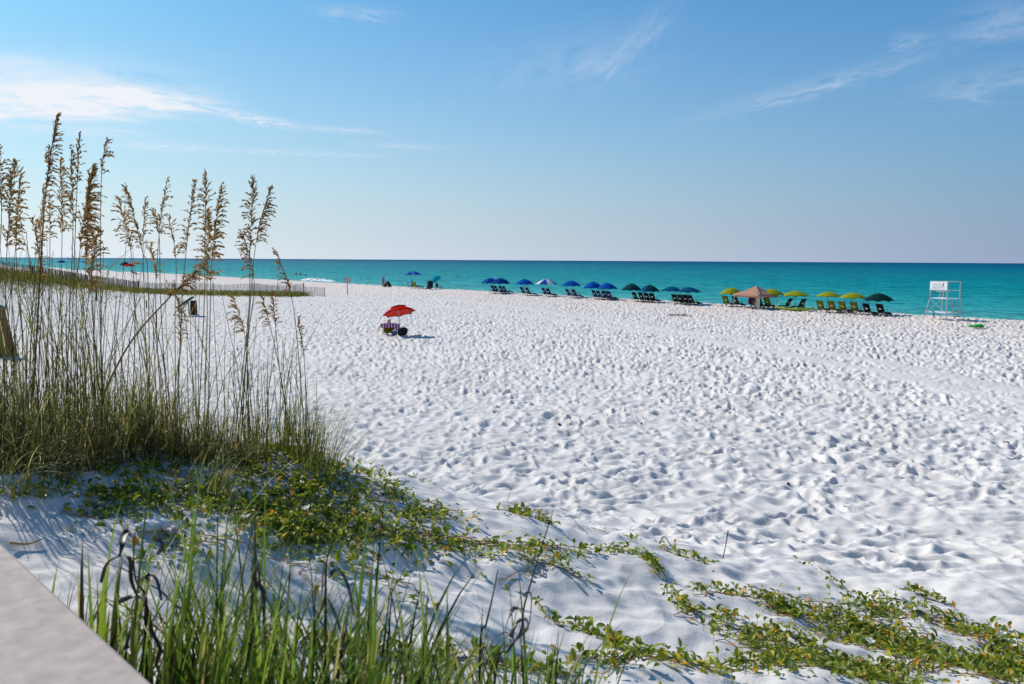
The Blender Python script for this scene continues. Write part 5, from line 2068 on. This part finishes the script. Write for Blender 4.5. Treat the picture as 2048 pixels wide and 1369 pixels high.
for k in range(640):
    px_ = rnd.choice([rnd.uniform(180, 780), rnd.uniform(330, 760), rnd.uniform(150, 1180)])
    d = rnd.uniform(1.45, 2.3)
    x = (px_ - 1024) / FPX * d
    if x < wall_x(d) + .03 and d < pa.y + .4:
        continue
    cand.append((x, d, px_))
for k in range(330):
    px_ = rnd.uniform(760, 1190)
    d = rnd.uniform(2.15, 3.0)
    cand.append(((px_ - 1024) / FPX * d, d, 2000))
zs = gzr([c[0] for c in cand], [c[1] for c in cand])
for (x, y, px_), z in zip(cand, zs):
    dead = rnd.random() < .22
    m_.tint = rnd.choice([.0, .05, .1, .9, 1.0]) if dead else min(1, max(.12, rnd.gauss(.4, .2)))
    h = rnd.uniform(.55, .98) * (1 if px_ < 800 else .92) if px_ < 1999 else rnd.uniform(.10, .36)
    blade(m_, Vector((x, y, z - .03)), h, rnd.uniform(0, 6.28) if x > wall_x(y) + .4 else rnd.uniform(-1.2, 1.2), rnd.uniform(0, .25), rnd.uniform(.1, 1.6 if dead else .9), rnd.uniform(.006, .015) * (.6 if px_ > 1999 else 1), 8, .35, rnd.uniform(-.5, .5))
o = m_.build('undergrowth', LM_fore, None, True)
o['kind'] = 'stuff'

# dead, curled plants
DEAD = [('black dead stalk with curled ribbon leaves, standing alone over bright sand', 1.9,
         [[(1107, 1020), (1080, 1105), (1062, 1165), (1048, 1215), (1042, 1262), (1018, 1300), (990, 1354), (968, 1420)]],
         [[(1045, 1226), (1037, 1216), (1026, 1218), (1016, 1237), (1009, 1264)], [(1022, 1282), (1016, 1266), (1006, 1265), (988, 1278), (975, 1303), (958, 1312)],
          [(1049, 1195), (1055, 1186), (1061, 1192), (1061, 1215), (1056, 1250), (1040, 1272), (1020, 1290)], [(1044, 1240), (1034, 1244), (1026, 1258), (1021, 1278), (1024, 1290)],
          [(1046, 1238), (1054, 1244), (1052, 1258), (1036, 1276)], [(1020, 1290), (1008, 1292), (1002, 1312), (1006, 1328)]], .011),
        ('thin dark bare twig standing beside the curled black stalk', 1.9, [[(996, 1140), (985, 1195), (972, 1250), (960, 1310), (955, 1420)]], [[(962, 1300), (968, 1330), (975, 1350)]], .006),
        ('tangle of black curled dead leaves beside the parapet', 1.75,
         [[(270, 1060), (267, 1108), (272, 1162), (292, 1196), (291, 1270), (284, 1420)]],
         [[(268, 1066), (260, 1060), (250, 1070), (243, 1092), (237, 1114)], [(203, 1166), (214, 1132), (232, 1117), (248, 1114), (259, 1124), (261, 1160), (272, 1190)],
          [(291, 1160), (300, 1152), (312, 1164), (322, 1202)], [(304, 1078), (316, 1080), (322, 1094), (313, 1110)], [(291, 1196), (270, 1190), (252, 1196), (237, 1206)],
          [(291, 1210), (300, 1260), (318, 1300), (310, 1330)], [(286, 1220), (262, 1250), (252, 1290), (258, 1310)], [(300, 1150), (292, 1180), (280, 1230), (262, 1280)]], .015),
        ('straight black dead stalk with a hooked leaf amid the thickest green growth', 1.75,
         [[(662, 1090), (652, 1135), (651, 1229), (640, 1420)]],
         [[(660, 1150), (672, 1142), (684, 1150), (697, 1183), (707, 1232)], [(648, 1116), (644, 1150), (642, 1192)], [(652, 1180), (640, 1220), (622, 1260), (626, 1290)], [(655, 1200), (672, 1240), (690, 1300)]], .013),
        ('drooping black dead leaf between two green tufts before the vines', 1.7,
         [[(515, 1128), (522, 1180), (528, 1260), (520, 1420)]], [[(500, 1170), (514, 1168), (526, 1186), (528, 1215)], [(522, 1190), (505, 1230), (486, 1300)], [(516, 1130), (508, 1150), (512, 1180)]], .012)]
for (lab, d, stems, ribs, wd) in DEAD:
    foot = pp(*stems[0][-1], d)
    loc = Vector((foot.x, foot.y, gz1(foot.x, foot.y)))
    t = thing('dead_plant', loc, 0, lab, 'dead plant')
    for st_ in stems:
        P = [pp(x, y, d + .01 * k) for k, (x, y) in enumerate(st_)]
        P[-1] = Vector((P[-1].x, P[-1].y, loc.z - .04)) if P[-1].z > loc.z else P[-1]
        C = [p - loc for p in spline(P, 6)]
        m_ = MB()
        m_.tint = .35
        m_.tube(C, [.0012 + .003 * i / len(C) for i in range(len(C))], 6)
        m_.build('stem', LM_dead, t, True)
    for rb in ribs:
        P = [pp(x, y, d - .02 + .03 * math.sin(k * 1.3)) for k, (x, y) in enumerate(rb)]
        C = [p - loc for p in spline(P, 6)]
        m_ = MB()
        m_.tint = rnd.uniform(.1, .8)
        m_.ribbon(C, [wd * (.35 + .65 * math.sin(math.pi * min(.95, .15 + .8 * i / len(C)))) for i in range(len(C))], Vector((rnd.uniform(-.4, .4), 1, rnd.uniform(-.4, .4))), .4)
        m_.build('leaf', LM_dead, t, True)

# ------------------------------------------------------------------ creeping beach vine
STROKES = [([(470, 905), (620, 930), (745, 955)], 34, 620), ([(215, 915), (330, 950), (450, 985)], 30, 420), ([(170, 1000), (270, 1010), (365, 1002)], 22, 330),
           ([(430, 965), (560, 990), (700, 1000), (800, 1050)], 38, 900), ([(480, 1030), (600, 1050), (760, 1075)], 34, 620), ([(560, 1080), (700, 1085), (830, 1092), (1000, 1102), (1135, 1112)], 20, 720),
           ([(820, 1030), (945, 1032)], 11, 130), ([(1005, 1028), (1045, 1040), (1105, 1055)], 9, 130), ([(770, 955), (830, 962), (885, 980)], 8, 60), ([(740, 990), (860, 1005), (900, 1010)], 12, 50),
           ([(1155, 1106), (1215, 1112), (1250, 1112)], 7, 60), ([(1245, 1108), (1290, 1125), (1325, 1165)], 9, 110), ([(1335, 1108), (1430, 1140)], 12, 60), ([(1325, 1165), (1345, 1200), (1380, 1232)], 8, 40),
           ([(1390, 1195), (1450, 1192), (1530, 1215), (1590, 1245)], 13, 260), ([(1350, 1225), (1410, 1235), (1450, 1240)], 9, 70),
           ([(1570, 1225), (1680, 1255), (1800, 1290), (1900, 1330), (2060, 1380)], 42, 1150), ([(1640, 1345), (1850, 1365), (2060, 1345)], 30, 620), ([(1420, 1255), (1540, 1280), (1640, 1310)], 20, 160), ([(1720, 1215), (1800, 1225), (1880, 1240), (1960, 1275), (2060, 1330)], 26, 620),
           ([(1800, 1190), (1850, 1195), (1900, 1210)], 9, 70), ([(1980, 1255), (2030, 1275)], 10, 50), ([(1040, 1130), (1110, 1152), (1170, 1175)], 5, 55), ([(1075, 1210), (1100, 1235), (1118, 1255)], 4, 22),
           ([(1145, 1245), (1200, 1275), (1240, 1300), (1300, 1335)], 10, 150), ([(1190, 1335), (1340, 1340), (1500, 1330), (1700, 1360)], 30, 430), ([(1480, 1290), (1600, 1320), (1760, 1350)], 26, 380),
           ([(340, 1020), (470, 1050), (600, 1100), (700, 1150)], 26, 230), ([(960, 1150), (1080, 1120)], 22, 40), ([(230, 1040), (330, 1100), (420, 1120)], 26, 60), ([(1600, 1130), (1700, 1180)], 8, 20),
           ([(700, 1140), (800, 1180), (860, 1250)], 12, 30), ([(1180, 1060), (1280, 1085)], 10, 14), ([(0, 1000), (110, 1005)], 12, 60), ([(620, 1300), (900, 1340), (1150, 1350)], 24, 260)]
m_ = MB()
mr = MB()
pts_ = []
for line, wpx, cnt in STROKES:
    nodes = []
    for a, b_ in zip(line[:-1], line[1:]):
        k = max(1, int(math.hypot(b_[0] - a[0], b_[1] - a[1]) / 14))
        nodes += [(a[0] + (b_[0] - a[0]) * i / k, a[1] + (b_[1] - a[1]) * i / k) for i in range(k)]
    nodes.append(line[-1])
    G = [gp(x, y, 1.2, 16) for x, y in nodes]
    G = [q for q in G if q is not None]
    sig = [(wpx * q.y / FPX, wpx * q.y * q.y / (FPX * (CAM.z - q.z)) * .8) for q in G]
    # clumped, not even: a few thickets along each runner
    cents = [rnd.random() for _ in range(max(2, len(G) // 4))]
    for k in range(int(cnt * (1.15 if wpx > 30 and cnt > 300 else .95))):
        f = rnd.random() if rnd.random() < .45 else min(1, max(0, rnd.choice(cents) + rnd.gauss(0, .05)))
        i = f * (len(G) - 1)
        i0 = min(len(G) - 2, int(i)) if len(G) > 1 else 0
        q = G[i0].lerp(G[min(i0 + 1, len(G) - 1)], i - i0)
        sx, sy = sig[i0]
        pts_.append((q.x + rnd.gauss(0, sx), q.y + rnd.gauss(0, sy), .35 if rnd.random() < .12 else 0))
    # runners on the sand
    for r_ in range(1 + cnt // 160):
        ox, oy = rnd.gauss(0, sig[0][0]), rnd.gauss(0, sig[0][1])
        C = [(q.x + ox + rnd.gauss(0, .02), q.y + oy + rnd.gauss(0, .03)) for q in G]
        if len(C) < 3:
            continue
        zz = gzr([c[0] for c in C], [c[1] for c in C])
        mr.tint = rnd.random()
        mr.tube([Vector((c[0], c[1], z + .004 + .01 * abs(math.sin(i_ * 1.7)))) for i_, (c, z) in enumerate(zip(C, zz))], .0028, 5)
pts_ = [p for p in pts_ if p[0] > wall_x(p[1]) + .05 or p[1] > pa.y + .5]
zs = gzr([p[0] for p in pts_], [p[1] for p in pts_])
for (x, y, yel), z in zip(pts_, zs):
    h = rnd.uniform(.005, .05)
    a = rnd.uniform(0, 6.283)
    hd = Vector((math.cos(a), math.sin(a), 0))
    ln = rnd.uniform(.028, .06)
    wd = ln * rnd.uniform(.42, .6)
    el_ = rnd.gauss(.45, .5)
    p = Vector((x, y, z - .005))
    b0 = p + hd * .012 + Vector((0, 0, h))
    m_.tint = .25
    m_.ribbon([p, b0], [.003, .002], Vector((-hd.y, hd.x, 0)), 0)
    m_.tint = min(1, max(0, rnd.gauss(.40, .22) + (rnd.uniform(.3, .55) if yel else 0)))
    pts2 = [b0]
    for i in range(4):
        e = el_ - .22 * i
        pts2.append(pts2[-1] + (hd * math.cos(e) + Vector((0, 0, math.sin(e)))) * ln / 4)
    m_.ribbon(pts2, [wd * .35, wd * .92, wd, wd * .7, wd * .08], Vector((-hd.y, hd.x, rnd.gauss(0, .35))), .55)
nv = len(m_.v)
m_.mi = 1
o_ = len(m_.v)
m_.v += mr.v
m_.t += mr.t
m_.f += [tuple(i + o_ for i in f) for f in mr.f]
m_.m += [1] * len(mr.f)
o = m_.build('creeping_vine', [LM_vine, LM_runner])
o['kind'] = 'stuff'

# white flowers of the vine
M_petal = mat('white_petal', (.85, .86, .84), .6, .03, transl=.5)
M_throat = mat('yellow_throat', (.62, .55, .10), .6, .1)
fl = None
for (px, py, lab) in [(527, 957, 'white funnel flower highest among the vines, by the clump of sea oats'), (588, 977, 'white flower half closed under the low yellow green tuft'),
                      (698, 962, 'white flower behind its close twin at the vines\' upper edge'), (715, 973, 'white flower in front of its close twin at the vines\' upper edge'),
                      (650, 1002, 'pale white flower in the middle of the thick vine mat'), (612, 1035, 'white flower in shade low in the thick vine mat'),
                      (728, 1030, 'white flower at the outer side of the thick vine mat'), (492, 1072, 'large white flower beyond the broad grass, at the vines\' lower edge'),
                      (876, 1092, 'white flower on the long vine strip that runs towards open sand'), (1740, 1297, 'wide open white flower amid the vine mat at the lower corner'),
                      (1925, 1335, 'white flower nearest the lower frame corner in thick vines'), (1178, 1052, 'lone white flower on a sprig on open sand'),
                      (2003, 1292, 'white bud standing up at the vine mat\'s outer end'), (1838, 1262, 'pale white flower on the vine mat\'s sandy gap')]:
    g = gp(px, py, 1.2, 16)
    g.z = gz1(g.x, g.y) + .045
    rot = Euler((R(rnd.uniform(-10, 35)), R(rnd.uniform(-20, 20)), R(rnd.uniform(-40, 40)))).to_matrix()
    m_ = MB()
    rings = []
    for j, (r_, z_) in enumerate(((.004, -.045), (.007, -.025), (.013, -.008), (.024, .004), (.027, .003))):
        rings.append([rot @ Vector((r_ * math.cos(a) * (1 + .08 * math.cos(5 * a) * (j > 2)), r_ * math.sin(a) * (1 + .08 * math.cos(5 * a) * (j > 2)), z_ + .004 * math.cos(5 * a) * (j > 2))) for a in [2 * math.pi * q / 20 for q in range(20)]])
    m_.loft(rings, False)
    t = m_.build('vine_flower', M_petal, None, True, g)
    tag(t, lab, 'flower', 'white flowers of the vine')
    m_ = MB()
    m_.ball(rot @ Vector((0, 0, -.022)), .006, 8, 5)
    m_.build('throat', M_throat, t, True)
    m_ = MB()
    m_.tube([rot @ Vector((0, 0, -.044)), rot @ Vector((0, 0, -.06)) + Vector((0, 0, -.02)), Vector((0, .0, -.09))], .0016, 5)
    m_.build('stalk', LM_vine, t)

# ------------------------------------------------------------------ small things on the sand
g = gp(308, 1074, 1.2, 16)
m_ = MB()
rr = random.Random(3)
ph = [(rr.uniform(0, 6), rr.uniform(3, 9), rr.uniform(3, 9), rr.uniform(3, 7)) for _ in range(6)]
n_, k_n = 20, 28
rings = []
for j in range(n_ + 1):
    th = math.pi * (.02 + .96 * j / n_)
    ring = []
    for k in range(k_n):
        a = 2 * math.pi * k / k_n
        v = Vector((math.sin(th) * math.cos(a), math.sin(th) * math.sin(a), -math.cos(th)))
        f = 1 + sum(.13 * abs(math.sin(p0 + v.x * fx + v.y * fy + v.z * fz)) - .08 for p0, fx, fy, fz in ph)
        ring.append(Vector((v.x * .085 * f, v.y * .06 * f, v.z * .024 * f)))
    rings.append(ring)
m_.loft(rings)
tag(m_.build('crumpled_cloth', mat('white_cloth', (.74, .76, .80), .8, .04, transl=.15), None, True, (g.x, g.y, gz1(g.x, g.y) + .03)), 'crumpled white cloth lying on the shaded sand behind the black curled leaves', 'cloth')


def stick(name, label, pxs, rad, material, lift=0.0, cat='stick'):
    P = []
    for (x, y, up) in pxs:
        g = gp(x, y, 1.2, 40)
        P.append(Vector((g.x, g.y, gz1(g.x, g.y) + up + rad)))
    loc = P[0].copy()
    m_ = MB()
    m_.tint = .5
    m_.tube([p - loc for p in spline(P, 5)], [rad * (1 - .4 * i / (5 * (len(P) - 1))) for i in range(5 * (len(P) - 1) + 1)], 6)
    return tag(m_.build(name, material, None, True, loc), label, cat)


M_straw = mat('dry_straw', (.38, .24, .09), .7, .2)
M_twig = mat('brown_twig', (.10, .055, .035), .8, .3)
stick('reed_stalk', 'dry tan reed stalk lying on shaded sand at the parapet\'s far end', [(20, 1095, .01), (55, 1085, .012), (84, 1076, .015)], .006, M_straw)
stick('twig', 'curved dark brown twig arching off the sand between two vine runners', [(1318, 1098, .0), (1328, 1096, .05), (1342, 1104, .0)], .006, M_twig)
stick('twig', 'reddish arched twig on open sand above the vines', [(1306, 1046, .0), (1316, 1044, .035), (1322, 1052, .0)], .003, M_twig)
stick('twig', 'thin dark twig lying below the small vine sprig', [(1150, 1060, .01), (1165, 1068, .02), (1176, 1078, .0)], .004, M_twig)
stick('twig', 'long thin twig lying flat at the upper vine edge', [(775, 968, .015), (800, 969, .01), (845, 972, .0)], .003, M_twig)
g = gp(1444, 1115, 1.2, 20)
m_ = MB()
m_.tube([Vector((0, 0, -.04)), Vector((.03, 0, .12)), Vector((.045, 0, .25))], [.005, .004, .006], 6)
tag(m_.build('twig', M_twig, None, True, (g.x, g.y, gz1(g.x, g.y))), 'brown upright stick poking out of the sand past the vines', 'stick')
for (px, py, sz, lab) in [(1577, 972, .03, 'small black scrap standing on the trampled sand, closest to the viewer'), (1119, 850, .045, 'dark lump in the sand in the middle distance'),
                          (1283, 847, .035, 'small dark pebble on the sand beyond the dark lump'), (1729, 841, .045, 'dark scrap in the sand, in line with the forest green umbrella'), (2016, 885, .05, 'dark lump near the frame\'s edge on trampled sand')]:
    g = gp(px, py, 1.2, 60)
    m_ = MB()
    m_.ball((0, 0, 0), (sz, sz * .7, sz * .55), 9, 6, Euler((.3, .5, px)).to_matrix())
    m_.v = [(x * (1 + .25 * math.sin(37 * x / sz + 11 * z / sz)), y, z * (1 + .2 * math.sin(9 * y / sz))) for x, y, z in m_.v]
    tag(m_.build('debris', M_rubber, None, False, (g.x, g.y, gz1(g.x, g.y) + sz * .35)), lab, 'debris')
# seaweed washed up in a dark line
m_ = MB()
for k in range(140):
    g0 = gp(1334 + k * .29, 631.2 + .006 * k + rnd.gauss(0, .5), 40, 120)
    z = gz1(g0.x, g0.y)
    m_.tint = rnd.random()
    a = rnd.uniform(0, 6.28)
    blade(m_, Vector((g0.x, g0.y, z + .01)), rnd.uniform(.15, .4), a, rnd.uniform(.9, 1.4), rnd.uniform(.2, .6), .05, 4)
o = m_.build('seaweed', mat('dry_seaweed', (.05, .025, .015), .8, .3))
o['kind'] = 'stuff'
